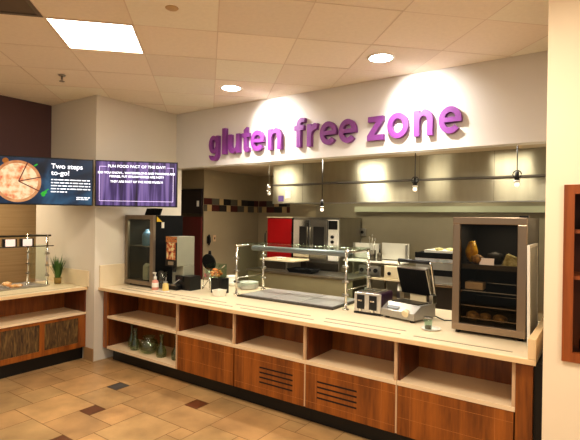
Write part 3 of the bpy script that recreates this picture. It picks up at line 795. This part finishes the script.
# ------------------------------------------------------------------ panini press
def panini():
    rz = math.radians(-15)
    t = thing('panini_press', 'open steel panini press with black ribbed lid raised', 'panini press', (3.455, .575, ZT), rz)
    w, d = .165, .31
    obj('base', MB().prism([(-w, 0, .02), (-w, d, .02), (-w, d, .13), (-w, .10, .13), (-w, .0, .075)], (2 * w, 0, 0)), plain('press steel', (176, 172, 162), .4, .6), t)
    for sx in (-w + .04, w - .04):
        for sy in (.04, d - .04): obj('foot', MB().cyl((sx, sy, 0), (sx, sy, .022), .02), M_BLACK, t)
    obj('lower_plate', MB().box(-w + .03, w - .03, .11, d - .06, .13, .138), M_DSTEEL, t)
    obj('knob', MB().cyl((.085, -.012, .065), (.085, .02, .078), .03, .03, 24), M_CREAMP, t)
    obj('front_label', MB().prism([(-.12, .016, .0905), (.0, .016, .0905), (.0, .045, .1065), (-.12, .045, .1065)], (0, -.001, .002)), M_BLACK, t)
    for sx in (-1, 1):
        obj('hinge_post', MB().box(sx * w - .02, sx * w + .02, d - .07, d - .01, .13, .205, 0, .005), M_STEEL, t)
    obj('rear_guard', MB().box(-.06, .10, d - .04, d - .03, .13, .22), M_CREAMP, t)
    # lid: built closed direction, then raised about the hinge
    a = math.radians(70)
    R = Matrix.Translation((0, d - .03, .17)) @ Matrix.Rotation(-a, 4, 'X')
    lid = MB().box(-w + .015, w - .015, -.27, -.02, .0, .05, 0, .008); lid.xf(R)
    l = obj('lid', lid, M_STEEL, t)
    pl = MB().box(-w + .025, w - .025, -.262, -.03, -.012, .0)
    for k in range(11): pl.box(-w + .04 + k * .024, -w + .05 + k * .024, -.255, -.04, -.0135, -.012)
    pl.xf(R); obj('upper_plate', pl, M_MATTE, l)
    for sg in (-1, 1):
        arm = MB().tube([(sg * w, -.0, .02), (sg * w, -.17, .05), (sg * w, -.28, .06), (sg * (w - .01), -.31, .055)], .011)
        arm.xf(R); obj('lid_arm', arm, M_CHROME, l)
    hd = MB().cyl((-w + .01, -.31, .055), (w - .01, -.31, .055), .016); hd.xf(R); obj('handle', hd, M_BLACK, l)
panini()
o = obj('power_cord', MB().tube([(3.66, .93, .866), (3.72, .86, .866), (3.78, .80, .866), (3.85, .84, .866), (3.92, .93, .866)], .005), M_BLACK)
tag(o, 'black power cord lying on the worktop between panini press and display fridge', 'cord')
o = obj('saucer', MB().lathe([(0, 0), (.045, 0), (.075, .010), (.074, .013), (.045, .004), (0, .004)], n=28), M_CERAMIC, None, (3.785, .43, ZT))
tag(o, 'white saucer on the worktop in front of the panini press', 'saucer')
t = thing('spice_shaker', 'small glass shaker with brown bottom standing on the white saucer', 'shaker', (3.775, .40, ZT + .0045))
obj('glass', MB().lathe([(0, .0), (.026, .0), (.032, .09), (.029, .09), (.024, .004), (0, .004)], n=20), M_GLASS, t)
obj('contents', MB().cyl((0, 0, .005), (0, 0, .03), .0235, .025), plain('brown spice', (110, 78, 50), .7), t)
obj('rim', MB().cyl((0, 0, .084), (0, 0, .096), .0335), M_STEEL, t)

# ------------------------------------------------------------------ display fridge at the right
def merch():
    x0, y0, w, d, h = 3.935, .45, .50, .66, .865
    t = thing('display_fridge', 'tall steel framed glass door display fridge at the right end of the counter', 'fridge', (x0, y0, ZT))
    obj('body', MB().box(0, .02, .045, d, .03, h).box(w - .02, w, .045, d, .03, h).box(.02, w - .02, d - .02, d, .03, h).box(.02, w - .02, .045, d - .02, .03, .07).box(.02, w - .02, .045, d - .02, h - .05, h), M_DSTEEL, t)
    obj('liner', MB().box(.021, w - .021, d - .03, d - .021, .071, h - .051).box(.021, .026, .05, d - .031, .071, h - .051).box(w - .026, w - .021, .05, d - .031, .071, h - .051).box(.027, w - .027, .05, d - .031, .071, .076), M_DARK, t)
    b = .052
    dr = obj('door', MB().box(0, w, 0, .042, .025, .025 + b, 0, .004).box(0, w, 0, .042, h - b, h, 0, .004).box(0, b, 0, .042, .025 + b, h - b, 0, .004).box(w - b - .008, w, 0, .042, .025 + b, h - b, 0, .004), M_FRAME, t)
    obj('glass', MB().box(b, w - b - .008, .016, .022, .025 + b, h - b), M_GLASSD, dr)
    obj('hinge', MB().box(w - .05, w + .006, -.002, .06, h, h + .014), M_BLACK, t)
    for zz in (.50,):
        obj('shelf', MB().box(.027, w - .027, .055, d - .035, zz, zz + .012).box(.027, w - .027, .05, .056, zz - .02, zz + .016), M_DSTEEL, t)
    for zz in (.315, .205, .115):
        mb = MB().box(.027, w - .027, .055, .060, zz - .003, zz + .004).box(.027, w - .027, d - .05, d - .045, zz - .003, zz + .004)
        for k in range(22): mb.box(.03 + k * .02, .033 + k * .02, .055, d - .045, zz, zz + .003)
        obj('wire_shelf', mb, M_CHROME, t)
    for sx in (.035, w - .035):
        for sy in (.05, d - .05): obj('foot', MB().cyl((sx, sy, 0), (sx, sy, .026), .018), M_BLACK, t)
    return x0, y0
mx, my = merch()
zt = ZT + .5125
FG = 'food packs in the display fridge'
def pack(name, mb, m, loc, label, cat): tag(obj(name, mb, m, None, loc), label, cat, FG)
pack('snack_bag', MB().blob((0, 0, .085), (.045, .05, .085), 0, .12, 2), M_YBAG, (mx + .088, my + .20, zt + .006), 'yellow snack bag at left on the top shelf of the display fridge', 'bag')
pack('food_tray', MB().blob((0, 0, .035), (.05, .06, .035), 0, .15, 2), M_BROWNF, (mx + .155, my + .12, zt + .002), 'dark food pack left of the white card on the top shelf', 'food pack')
pack('price_card', MB().prism([(-.05, 0, 0), (.05, 0, 0), (.05, .012, .05), (-.05, .012, .05)], (0, .003, 0)), M_CARDW, (mx + .225, my + .075, zt + .0005), 'white price card on the top shelf of the display fridge', 'card')
pack('salad_bowl', MB().lathe([(0, 0), (.045, 0), (.06, .05), (.055, .075), (0, .09)], n=20), M_DARK, (mx + .25, my + .26, zt), 'dark round tub behind the white price card', 'tub')
pack('sandwich_pack', MB().prism([(-.05, -.04, 0), (.05, -.04, 0), (.055, -.04, .055), (-.02, -.04, .085)], (0, .09, 0)), M_PALE, (mx + .37, my + .16, zt), 'pale wedge sandwich pack at right on the top shelf', 'sandwich')
z3 = ZT + .3195
pack('white_carton', MB().box(-.065, .065, -.05, .05, 0, .055, 0, .004), plain('off white carton', (196, 176, 146), .5), (mx + .13, my + .16, z3), 'off white flat carton on the middle shelf of the display fridge', 'carton')
z1 = ZT + .077
for k, (dx, dy, r, lab) in enumerate(((.12, .14, .045, 'brown wrapped roll at left on the bottom of the display fridge'), (.20, .17, .04, 'brown wrapped roll in the middle on the bottom of the display fridge'), (.31, .15, .042, 'brown wrapped roll at right on the bottom of the display fridge'))):
    pack('wrapped_roll', MB().blob((0, 0, r * .8), (r * 1.2, r, r * .8), 0, .1, 2), M_BROWNF, (mx + dx, my + dy, z1 + .003), lab, 'bread roll')
t = thing('side_panel_board', 'white edged grey translucent board leaning on the right side of the display fridge', 'board', (4.468, .36, ZT))
R = Matrix.Rotation(math.radians(-.8), 4, 'Y')
b_ = MB().box(-.012, .006, 0, .02, .003, .68).box(-.012, .006, .40, .42, .003, .68).box(-.012, .006, .02, .40, .003, .022).box(-.012, .006, .02, .40, .66, .68)
obj('white_rim', b_.xf(R), M_WPLASTIC, t)
obj('panel', MB().box(-.007, .001, .02, .40, .022, .66).xf(R), M_PANELG, t)

# ------------------------------------------------------------------ pendants
def pendant(x, z, style, label):
    t = thing('pendant_lamp', label, 'pendant lamp', (x, 1.5, 2.44), 0, 'pendant lamps hanging over the counter')
    dz = z - 2.44
    obj('canopy', MB().cyl((0, 0, -.012), (0, 0, 0), .03), M_BLACK, t)
    obj('cord', MB().cyl((0, 0, dz + .06), (0, 0, -.01), .0045 if style else .003), M_BLACK if style else M_STEEL, t)
    if style == 2:
        obj('coil', MB().tube([(.035 * math.cos(a * PI / 8), 0, dz + .045 + .035 * math.sin(a * PI / 8)) for a in range(17)], .005), M_BLACK, t)
    obj('socket', MB().cyl((0, 0, dz - .01), (0, 0, dz + .07), .022, .016), M_BLACK if style else M_CHROME, t)
    obj('collar', MB().cyl((0, 0, dz - .03), (0, 0, dz - .01), .026), M_WPLASTIC if style == 2 else M_CHROME, t)
    obj('bulb', MB().lathe([(0, dz - .07), (.014, dz - .067), (.022, dz - .055), (.021, dz - .042), (.016, dz - .03), (0, dz - .03)], n=18), M_BULB if style else M_BULBOFF, t)
pendant(1.384, 2.05, 0, 'small silver pendant lamp hanging at the left, beside the tile band')
pendant(2.162, 1.85, 1, 'lowest pendant lamp, black with white bulb, hanging in front of the oven')
pendant(3.263, 2.06, 2, 'black looped pendant lamp hanging below the word zone')
pendant(4.208, 2.08, 2, 'black looped pendant lamp hanging at the far right above the display fridge')

# ------------------------------------------------------------------ kitchen behind
t = thing('range_hood', 'long stainless steel range hood across the kitchen back wall', 'range hood', (1.0, 2.1, 1.91))
L = 4.4
obj('front_face', MB().box(0, L, 0, .012, .26, .528).box(0, L, -.012, .0, .0, .235), M_HOOD, t)
obj('ridge_trim', MB().box(0, L, -.03, .012, .235, .26, 0, .004), M_DSTEEL, t)
obj('bottom_lip', MB().box(0, L, -.014, .05, -.012, .0), M_STEEL, t)
obj('end_panel', MB().box(0, .012, .012, 1.22, 0, .528), M_HOODW, t)
obj('end_panel', MB().box(L - .012, L, .012, 1.22, 0, .528), M_HOODW, t)
for k in range(1, 6): obj('seam', MB().box(k * .8 - .3, k * .8 - .297, -.0135, -.012, .0, .235).box(k * .8 - .3, k * .8 - .297, -.0012, .0, .26, .528), M_DSTEEL, t)
for k in range(7):
    obj('filter', MB().prism([(.1 + k * .6, 1.2, .12), (.68 + k * .6, 1.2, .12), (.68 + k * .6, .75, .42), (.1 + k * .6, .75, .42)], (0, .02, .02)), M_STEEL, t)
obj('lit_hood_band', MB().box(0.7, L - .02, 1.15, 1.22, -.10, -.02), plain('lit band colour', (150, 150, 126), .4), t)  # pale strip, its colour stands in for the lit band under the hood
obj('white_notice', MB().box(.215, .31, -.0145, -.0125, .06, .165), M_WPLASTIC, t)
obj('purple_notice', MB().box(.10, .19, -.0145, -.0125, .02, .10), plain('purple tag', (96, 74, 130), .5), t)

t = thing('storage_cabinet', 'bright red cabinet against the kitchen back wall left of the oven', 'cabinet', (.6, 2.8, 0))
obj('body', MB().box(-.24, .24, .02, .5, 0, 1.70, 0, .004), M_MATTE, t)
obj('door', MB().box(-.235, .235, 0, .02, .05, 1.69, 0, .006), M_RED, t)
obj('top_trim', MB().box(-.245, .245, -.004, .5, 1.70, 1.72), M_CREAMP, t)
obj('handle', MB().tube([(-.245, -.0, 1.28), (-.265, -.02, 1.32), (-.265, -.02, 1.44), (-.245, 0, 1.48)], .010), M_BLACK, t)
obj('handle', MB().tube([(.245, -.0, 1.28), (.265, -.02, 1.32), (.265, -.02, 1.44), (.245, 0, 1.48)], .010), M_BLACK, t)

t = thing('convection_oven', 'stainless double door oven with windows and a control strip, right of the red cabinet', 'oven', (1.0, 2.6, 0))
obj('body', MB().box(0, .78, .03, .7, .55, 1.70, 0, .004), M_STEEL, t)
obj('top_rim', MB().box(-.01, .79, -.0, .7, 1.70, 1.715), M_STEEL, t)
for k in range(2):
    x = .01 + k * .295
    d = obj('door', MB().box(x, x + .285, 0, .03, 1.10, 1.68, 0, .004), M_CHROME if k == 0 else M_STEEL, t)
    obj('window', MB().box(x + (.11 if k == 0 else .06), x + .24, -.003, .0, 1.18, 1.58), M_DARK, d)
    obj('handle', MB().cyl((x + (.265 if k == 0 else .02), -.03, 1.2), (x + (.265 if k == 0 else .02), -.03, 1.58), .010), M_DSTEEL, d)
p = obj('control_panel', MB().box(.615, .77, -.004, .03, 1.10, 1.68, 0, .003), M_WPLASTIC, t)
obj('display_panel', MB().box(.62, .765, -.006, -.003, 1.545, 1.67), M_BLACK, p)
for zz in (1.44, 1.37, 1.27): obj('dial', MB().cyl((.69, -.03, zz), (.69, -.004, zz), .022), M_BLACK, p)
obj('lower_door', MB().box(.01, .77, 0, .03, .58, 1.06, 0, .004), M_DSTEEL, t)
for x in (.05, .73):
    for y in (.08, .64): obj('leg', MB().cyl((x, y, 0), (x, y, .56), .025), M_STEEL, t)

t = thing('worktable', 'stainless kitchen worktable behind the glass guard', 'table', (.6, 2.0, 0))
obj('top', MB().box(0, 1.72, 0, .5, .935, .965, 0, .004), M_STEEL, t)
obj('front_panel', MB().box(.02, 1.70, .02, .04, .35, .934), plain('steel with tan reflection', (158, 148, 112), .4, .3), t)  # olive base colour carries the tan reflection of the stainless front
obj('side_panel', MB().box(1.68, 1.70, .041, .48, .35, .934), M_DSTEEL, t)
for x in (.04, 1.68):
    for y in (.06, .46): obj('leg', MB().cyl((x, y, 0), (x, y, .934), .02), M_STEEL, t)
t = thing('food_warmer', 'low stainless warmer box with flat overhanging top on the worktable', 'warmer', (.84, 2.08, .9655))
obj('body', MB().box(0, .42, .02, .36, .0, .13, 0, .004), M_STEEL, t)
obj('top', MB().box(-.03, .55, -.02, .38, .13, .155, 0, .004), M_CREAMP, t)
obj('drawer', MB().box(.03, .39, .012, .02, .02, .12), M_DSTEEL, t)
obj('leg', MB().box(.50, .53, .32, .35, 0, .13), M_DSTEEL, t)
o = obj('folded_cloth', MB().box(-.06, .06, -.05, .05, 0, .022, 0, .01, 3), M_CERAMIC, None, (1.06, 2.22, .9655 + .1555))
tag(o, 'folded white cloth on top of the low warmer box', 'cloth')
t = thing('black_pan', 'shallow black pan of dark food on the worktable, right of the warmer box', 'pan', (1.50, 2.14, .9655))
obj('pan', tapered(.17, .2, .05, .01).xf(Matrix.Diagonal((1, .6, 1, 1))), M_MATTE, t)
mb = MB()
for k in range(10): mb.blob((random.uniform(-.13, .13), random.uniform(-.07, .07), .035), (.03, .025, .02), 0, .2, 1)
g_ = obj('food', mb, M_MATTE, t); g_['kind'] = 'stuff'

t = thing('prep_station', 'stainless prep station with white back guards and a raised shelf', 'prep station', (1.86, 2.55, 0))
obj('counter_top', MB().box(0, .86, 0, .6, .90, .925, 0, .003), M_CREAMP, t)
obj('raised_shelf', MB().box(0, .84, .05, .35, 1.115, 1.135, 0, .003), M_WPLASTIC, t)
for x in (.02, .42, .80): obj('upright', MB().box(x, x + .025, .30, .325, .925, 1.36), M_STEEL, t)
M_GUARD = plain('pale back guard', (206, 202, 190), .4)
obj('back_guard', MB().box(.03, .43, .34, .35, 1.15, 1.36), M_GUARD, t)
obj('back_guard', MB().box(.45, .84, .34, .35, 1.15, 1.375), M_GUARD, t)
obj('front_shelf', MB().box(.02, .84, .02, .58, .45, .47), M_STEEL, t)
for x in (.03, .42, .82):
    for y in (.04, .56): obj('leg', MB().cyl((x, y, 0), (x, y, .90), .018), M_STEEL, t)
t = thing('control_box', 'dark control box with knobs under the raised shelf of the prep station', 'control box', (2.13, 2.58, .9255))
obj('body', MB().box(-.02, .30, 0, .2, 0, .15, 0, .004), M_STEEL, t)
for k in range(3): obj('knob', MB().cyl((.03 + k * .10, -.02, .09), (.03 + k * .10, 0, .09), .028), M_BLACK, t)
t = thing('cream_warmer', 'cream enamel countertop warmer with a single black knob, left of the broiler', 'warmer', (2.56, 2.565, .9255))
obj('body', MB().box(-.075, .12, 0, .25, 0, .17, 0, .012, 3), M_CREAMP, t)
obj('knob', MB().cyl((.0, -.02, .07), (.0, 0, .07), .022), M_BLACK, t)
t = thing('utensil_crock', 'steel crock on the raised shelf holding long kitchen utensils', 'crock', (2.24, 2.72, 1.1355))
obj('crock', MB().lathe([(0, 0), (.05, 0), (.055, .14), (.05, .14), (.045, .006), (0, .006)], n=20), M_DSTEEL, t)
for k, (dx, dz) in enumerate(((-.03, .30), (.0, .33), (.03, .28))):
    o = obj('ladle', MB().tube([(0, 0, 0), (dx * .5, 0, dz * .5), (dx, 0, dz)], .005).blob((dx, 0, dz), (.014, .008, .022), 0, 0, 2), M_STEEL, None, (2.24 + dx * .4, 2.72, 1.142))
    tag(o, ('long steel utensil standing leftmost in the crock', 'tallest steel utensil standing in the middle of the crock', 'shortest steel utensil standing rightmost in the crock')[k], 'utensil', 'long utensils in the crock')
t = thing('squeeze_bottle', 'dark squeeze bottle on the raised shelf right of the crock', 'bottle', (2.36, 2.70, 1.1355))
obj('body', MB().lathe([(0, 0), (.03, 0), (.032, .10), (.012, .12), (0, .12)], n=16), M_DSTEEL, t)
obj('tip', MB().cyl((0, 0, .12), (0, 0, .17), .010, .004), M_BLACK, t)

t = thing('broiler', 'two tier stainless broiler with black openings, between panini press and display fridge', 'broiler', (2.99, 2.3, 0))
obj('body', MB().box(0, .95, .03, .6, .45, 1.20, 0, .004), M_STEEL, t)
obj('upper_slot', MB().box(.0, .95, .0, .03, 1.255, 1.315, 0, .004).box(.0, .95, .031, .6, 1.25, 1.31), M_MATTE, t)
obj('upper_shelf', MB().box(0, .95, .0, .6, 1.20, 1.25, 0, .004), M_CHROME, t)
obj('lower_slot', MB().box(.02, .93, .022, .03, 1.045, 1.115), M_MATTE, t)
obj('ledge', MB().box(0, .95, -.06, .03, .93, .965, 0, .006), M_CHROME, t)
obj('front_plate', MB().box(.02, .93, .024, .03, .55, .92), M_DSTEEL, t)
for x in (.05, .90):
    for y in (.06, .55): obj('leg', MB().cyl((x, y, 0), (x, y, .452), .022), M_STEEL, t)
t = thing('sheet_pan', 'shallow white tray of pale food on top of the broiler', 'tray', (3.28, 2.55, 1.311))
obj('tray', tapered(.19, .2, .03, .008), M_WPLASTIC, t)
obj('food', MB().blob((-.05, -.08, .04), (.05, .05, .02), 0, .2).blob((.07, -.02, .04), (.06, .06, .02), 0, .2), M_PALE, t)['kind'] = 'stuff'

t = thing('wall_outlet', 'square steel power outlet with a conduit below on the kitchen back wall', 'outlet', (1.80, 3.334, 1.50))
obj('plate', MB().box(-.06, .06, -.02, 0, -.06, .06, 0, .004), M_STEEL, t)
obj('socket', MB().cyl((0, -.024, 0), (0, -.02, 0), .025), M_BLACK, t)
obj('conduit', MB().cyl((-.03, -.012, -.5), (-.03, -.012, -.06), .012), M_STEEL, t)
t = thing('light_switch', 'small white switch plate on the tan kitchen side wall', 'switch', (-.27, 2.24, 1.36))
obj('plate', MB().box(0, .006, -.03, .03, -.05, .05), M_DIV, t)
obj('toggle', MB().box(.006, .012, -.008, .008, -.016, .016), M_BLACK, t)
t = thing('wall_phone', 'small black handset on the tan kitchen side wall, left of the switch plate', 'telephone', (-.27, 2.10, 1.34))
obj('cradle', MB().box(0, .02, -.03, .03, -.06, .06, 0, .006), M_BLACK, t)
obj('handset', MB().tube([(.03, -.01, .08), (.045, 0, .03), (.045, 0, -.03), (.03, -.01, -.08)], .014), M_BLACK, t)
t = thing('kitchen_ceiling_light', 'flat light panel in the kitchen ceiling mirrored in the steel hood', 'ceiling light', (2.24, 1.52, 2.44))
obj('frame', MB().box(-.19, .19, -.17, .17, -.01, -.001), M_WPLASTIC, t)
obj('diffuser', MB().box(-.165, .165, -.15, .15, -.014, -.0101), M_LIGHTK, t)

# ------------------------------------------------------------------ left salad counter
XF = -.13
t = thing('side_worktop', 'cream laminate worktop of the left counter with food pan and plant', 'worktop', (0, 0, .825))
obj('slab', MB().box(-.99, XF - .008, -2.8, -.003, .002, .035, 0, .004), M_LAM, t)
obj('front_edge', MB().box(XF - .008, XF, -2.8, -.003, 0, .033, 0, .002), M_LAMEDGE, t)
tag(obj('side_backsplash', MB().box(-.99, XF + .03, -.022, -.002, 0, .187, 0, .003), M_LAM, None, (0, 0, .8602)), 'cream laminate upstand behind the potted grass on the left counter', 'backsplash')
for y0_, y1_ in ((-1.4, -.10), (-2.7, -1.5)): obj('tray_strip', MB().box(-.22, -.206, y0_, y1_, .035, .037), plain('strip tan %.1f' % y0_, (176, 156, 118), .3), t)
def side_cab(y0, y1, label, n):
    """local x runs along +Y of the room's left counter front; front face at room x=-.165"""
    L = y1 - y0
    t = thing('side_cabinet', label, 'cabinet', (-.165, y0, .15), 0, 'cabinets under the left counter')
    z = lambda a: a - .15
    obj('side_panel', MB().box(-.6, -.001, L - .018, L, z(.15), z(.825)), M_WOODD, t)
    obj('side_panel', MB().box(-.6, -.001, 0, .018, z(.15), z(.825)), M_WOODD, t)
    obj('back_panel', MB().box(-.46, -.44, .018, L - .018, z(.15), z(.825)), M_WOOD, t)
    obj('shelf', MB().box(-.44, .012, .0, L - .002, z(.535), z(.56), 0, .002), M_SHELF, t)
    obj('toe_kick', MB().box(-.6, -.06, 0, L, z(0), z(.149)), M_TOE, t)
    fr = MB().box(-.02, 0, 0, L, z(.50), z(.534)).box(-.02, 0, 0, L, z(.15), z(.21))
    m = (L - .09) / n
    for k in range(n + 1):
        w = .09 if k == n else .055
        ys = L - .09 if k == n else k * m
        fr.box(-.02, 0, ys, ys + w, z(.21), z(.50))
    f = obj('front_frame', fr, M_WOOD, t)
    for k in range(n): obj('reed_panel', MB().box(-.016, -.008, k * m + .055, (k + 1) * m, z(.21), z(.50)), M_REED, f)
side_cab(-1.43, -.003, 'left counter cabinet with reed panels next to the white corner wall', 3)
side_cab(-2.80, -1.432, 'left counter cabinet with reed panels at the near end', 3)
t = thing('food_pan', 'steel drop-in pan of orange and white food in the left counter', 'food pan', (-.78, -.95, ZT))
obj('rim', MB().box(-.19, .27, -.9, .67, 0, .008).box(-.19, .27, -.9, -.86, .008, .016).box(-.19, .27, .63, .67, .008, .016).box(-.19, -.16, -.86, .63, .008, .016).box(.24, .27, -.86, .63, .008, .016), M_STEEL, t)
for k in range(4):
    y = -.84 + k * .37
    p = obj('insert', MB().box(-.14, .22, y, y + .34, .008, .014).box(-.14, .22, y, y + .01, .014, .022).box(-.14, .22, y + .33, y + .34, .014, .022), M_TRAY, t)
    if k < 4:
        mb = MB()
        for q in range(22 if k < 3 else 10): mb.blob((random.uniform(-.11, .19), y + random.uniform(.05, .29 if k < 3 else .16), .028), (.035, .035, .02), 0, .25, 1)
        f_ = obj('food', mb, M_FOOD, t); f_['kind'] = 'stuff'
t = thing('serving_tongs', 'steel serving tongs resting in the food pan of the left counter', 'tongs', (-.68, -.42, ZT + .03))
obj('arm', MB().tube([(-.09, .06, .01), (0, .0, .02), (.07, -.06, .0)], .007), M_CHROME, t)
obj('arm', MB().tube([(-.09, .06, .014), (.0, .02, .03), (.06, -.03, .004)], .007), M_CHROME, t)

def side_guard():
    t = thing('side_sneeze_guard', 'steel post sneeze guard with price cards over the left counter', 'sneeze guard', (-.58, -.25, ZT))
    H = .60
    for (x, y) in ((0, 0), (-.37, -.045), (0, -2.2), (-.37, -2.2)):
        p = obj('post', MB().cyl((x, y, 0), (x, y, H), .013).cyl((x, y, 0), (x, y, .012), .03), M_CHROME, t)
        for zz in (.12, .24, .38): obj('clamp', MB().cyl((x - .03, y, zz), (x + .03, y, zz), .013), M_STEEL, p)
    obj('shelf_glass', MB().box(-.40, .14, -2.3, .0, .475, .483), M_GLASSG, t)
    obj('shelf_edge', MB().box(.14, .146, -2.3, .0, .473, .485), M_DSTEEL, t)
    obj('top_rail', MB().cyl((.0, -2.25, H - .008), (.0, .04, H - .008), .011).cyl((-.37, -.04, H - .01), (0, 0.0, H - .01), .010), M_DSTEEL, t)
    obj('end_glass', MB().box(-.36, -.01, -.022, -.017, .06, .46), M_GLASSG, t)
side_guard()
def cardholder(y, label):
    t = thing('price_card_stand', label, 'price card', (-.46, y, ZT + .4835), 0, 'price cards on the left sneeze guard')
    obj('holder', MB().box(-.03, .012, -.11, .03, 0, .085, 0, .004), M_BLACK, t)
    obj('card', MB().prism([(.0125, -.09, .003), (.0125, .01, .003), (.0125, .01, .082), (.0125, -.09, .082)], (.003, 0, 0)), M_CARDW, t)
cardholder(-.50, 'white price card on the left sneeze guard, closest to the steel end post')
cardholder(-.68, 'white price card on the left sneeze guard, second from the steel end post')
cardholder(-.86, 'white price card on the left sneeze guard, cut by the picture edge')

t = thing('potted_grass', 'small grassy green plant in a woven pot on the left counter', 'plant', (-.62, -.10, ZT))
obj('pot', MB().lathe([(0, 0), (.036, 0), (.044, .075), (.039, .075), (.034, .01), (0, .01)], n=20), plain('woven pot', (150, 124, 62), .7, var=.3, scale=60), t)
mb = MB()
for k in range(110):
    a = random.uniform(0, 2 * PI); r0 = random.uniform(0, .03); h = random.uniform(.18, .30); lean = random.uniform(.01, .11) + (.03 if h < .2 else 0)
    d = Vector((math.cos(a), math.sin(a), 0)); n = Vector((-d.y, d.x, 0)) * .006
    b0 = d * r0 + Vector((0, 0, .06)); b1 = d * (r0 + lean * .4) + Vector((0, 0, .06 + h * .55)); b2 = d * (r0 + lean) + Vector((0, 0, .06 + h))
    mb.poly([b0 - n, b0 + n, b1 + n, b1 - n]); mb.poly([b1 - n, b1 + n, b2])
obj('grass_blades', mb, M_PLANT, t)
obj('soil', MB().cyl((0, 0, .055), (0, 0, .062), .037), M_DARK, t)

# ------------------------------------------------------------------ wooden case in the right wall
t = thing('wall_case', 'recessed wooden display case in the cream wall at far right', 'display case', (CX0, 0, CZ0))
W, H = CX1 - CX0, CZ1 - CZ0
obj('frame', MB().box(-.018, .035, -.018, .02, -.018, H + .018).box(W - .035, W + .018, -.018, .02, -.018, H + .018).box(.035, W - .035, -.018, .02, -.018, .035).box(.035, W - .035, -.018, .02, H - .035, H + .018), M_WOODC, t)
obj('lining', MB().box(.001, .012, .02, .297, .001, H - .001).box(W - .012, W - .001, .02, .297, .001, H - .001).box(.012, W - .012, .285, .297, .001, H - .001).box(.012, W - .012, .02, .285, .001, .012).box(.012, W - .012, .02, .285, H - .012, H - .001), M_WOODD, t)
SHZ = (.45, .715)
for zz in SHZ: obj('shelf', MB().box(.0125, W - .0125, .01, .284, zz, zz + .022), M_WOODC, t)
CG = 'objects on display in the wooden wall case'
def jarlet(dx, z, r, h, m, label):
    o = obj('display_jar', MB().lathe([(0, 0), (r * .8, 0), (r, h * .25), (r, h * .6), (r * .5, h * .85), (r * .55, h), (0, h)], n=20), m, None, (CX0 + dx, .12, CZ0 + z))
    tag(o, label, 'jar', CG)
jarlet(.105, .7375, .05, .15, M_DARK, 'dark jar on the top shelf of the wooden wall case')
jarlet(.105, .0125, .045, .12, M_DSTEEL, 'dark grey jar at the bottom of the wooden wall case')

# ------------------------------------------------------------------ light
def area(name, loc, size, power, color, target=None, sy=None):
    l = bpy.data.lights.new(name, 'AREA'); l.energy = power; l.color = color
    l.shape = 'RECTANGLE'; l.size = size; l.size_y = sy or size
    o = bpy.data.objects.new(name, l); COL.objects.link(o); o.location = loc
    if target: o.rotation_euler = (Vector(target) - Vector(loc)).to_track_quat('-Z', 'Y').to_euler()
    return o
def spot(name, loc, power, color, ang, target, blend=.5, r=.05):
    l = bpy.data.lights.new(name, 'SPOT'); l.energy = power; l.color = color; l.spot_size = math.radians(ang); l.spot_blend = blend; l.shadow_soft_size = r
    o = bpy.data.objects.new(name, l); COL.objects.link(o); o.location = loc
    o.rotation_euler = (Vector(target) - Vector(loc)).to_track_quat('-Z', 'Y').to_euler()
WARM = (1.0, .93, .81)
for x, y, e in ((4.2, -1.2, 42), (6.6, -1.5, 42), (2.6, -3.6, 20), (5.4, -4.4, 34), (.4, -4.0, 12), (7.5, -4.0, 40)):
    area('dining_fill', (x, y, CEIL - .02), .6, e, WARM)  # unseen ceiling lamps added to light the dining side evenly
area('troffer_glow', (*pq(.5, 2.5), CEIL - .02), .55, 26, (1, .90, .76))
for x in (1.516, 3.253):
    spot('downlight_beam', (x, .63, CEIL - .02), 60, (1, .95, .90), 125, (x, .66, 0), .5, .06)
    spot('downlight_spill', (x + .02, .66, CEIL - .03), 70, (1, .97, .94), 85, (x + .2, 1.2, 2.74), 1.0, .05)
for x in (.9, 4.0): area('kitchen_area_fill', (x, 1.62, 2.42), .4, 9, (1, .93, .78))  # unseen area lamps added to brighten the kitchen
for x in (1.8, 3.2, 4.6): area('hood_lamp', (x, 2.55, 2.40), .3, 16, (1, .94, .74))
for x in (.95, 3.2, 4.6):
    l = bpy.data.lights.new('kitchen_fill', 'POINT'); l.energy = 3.2; l.color = (1, .93, .78); l.shadow_soft_size = .16  # fill points added to brighten the hood and the back of the sign wall
    o = bpy.data.objects.new('kitchen_fill', l); COL.objects.link(o); o.location = (x, 1.72, 2.2)
area('service_troffer', (-1.6, -1.0, 2.48), .5, 30, (1, .86, .66))
area('fridge_fill', (mx + .25, my + .30, ZT + .80), .2, 1.6, (1, .90, .72))  # lamps added to brighten the contents of both fridges
area('fridge_fill', (.30, .60, ZT + .79), .2, 3.2, (1, .96, .86))
w = bpy.data.worlds.new('room ambience'); SC.world = w; w.use_nodes = True
bg = w.node_tree.nodes['Background']; bg.inputs[0].default_value = (1.0, .92, .80, 1); bg.inputs[1].default_value = .46

# ------------------------------------------------------------------ camera
cd = bpy.data.cameras.new('camera'); cam = bpy.data.objects.new('camera', cd); COL.objects.link(cam)
r_ = Vector((.8208021745, .5710411845, .0139912799)); d_ = Vector((.0139107757, .0045036842, -.9998930979)); f_ = Vector((-.5710431512, .8209090586, -.0042469920))
cam.matrix_world = Matrix(((r_.x, -d_.x, -f_.x, 4.89367), (r_.y, -d_.y, -f_.y, -3.07387), (r_.z, -d_.z, -f_.z, 1.7), (0, 0, 0, 1)))
cd.sensor_fit = 'HORIZONTAL'; cd.sensor_width = 36; cd.lens = 36 * 457.89 / 580
SC.camera = cam
SC.view_settings.view_transform = 'Standard'
SC.view_settings.look = 'None'
SC.view_settings.exposure = 0.12
SC.view_settings.gamma = 0.9
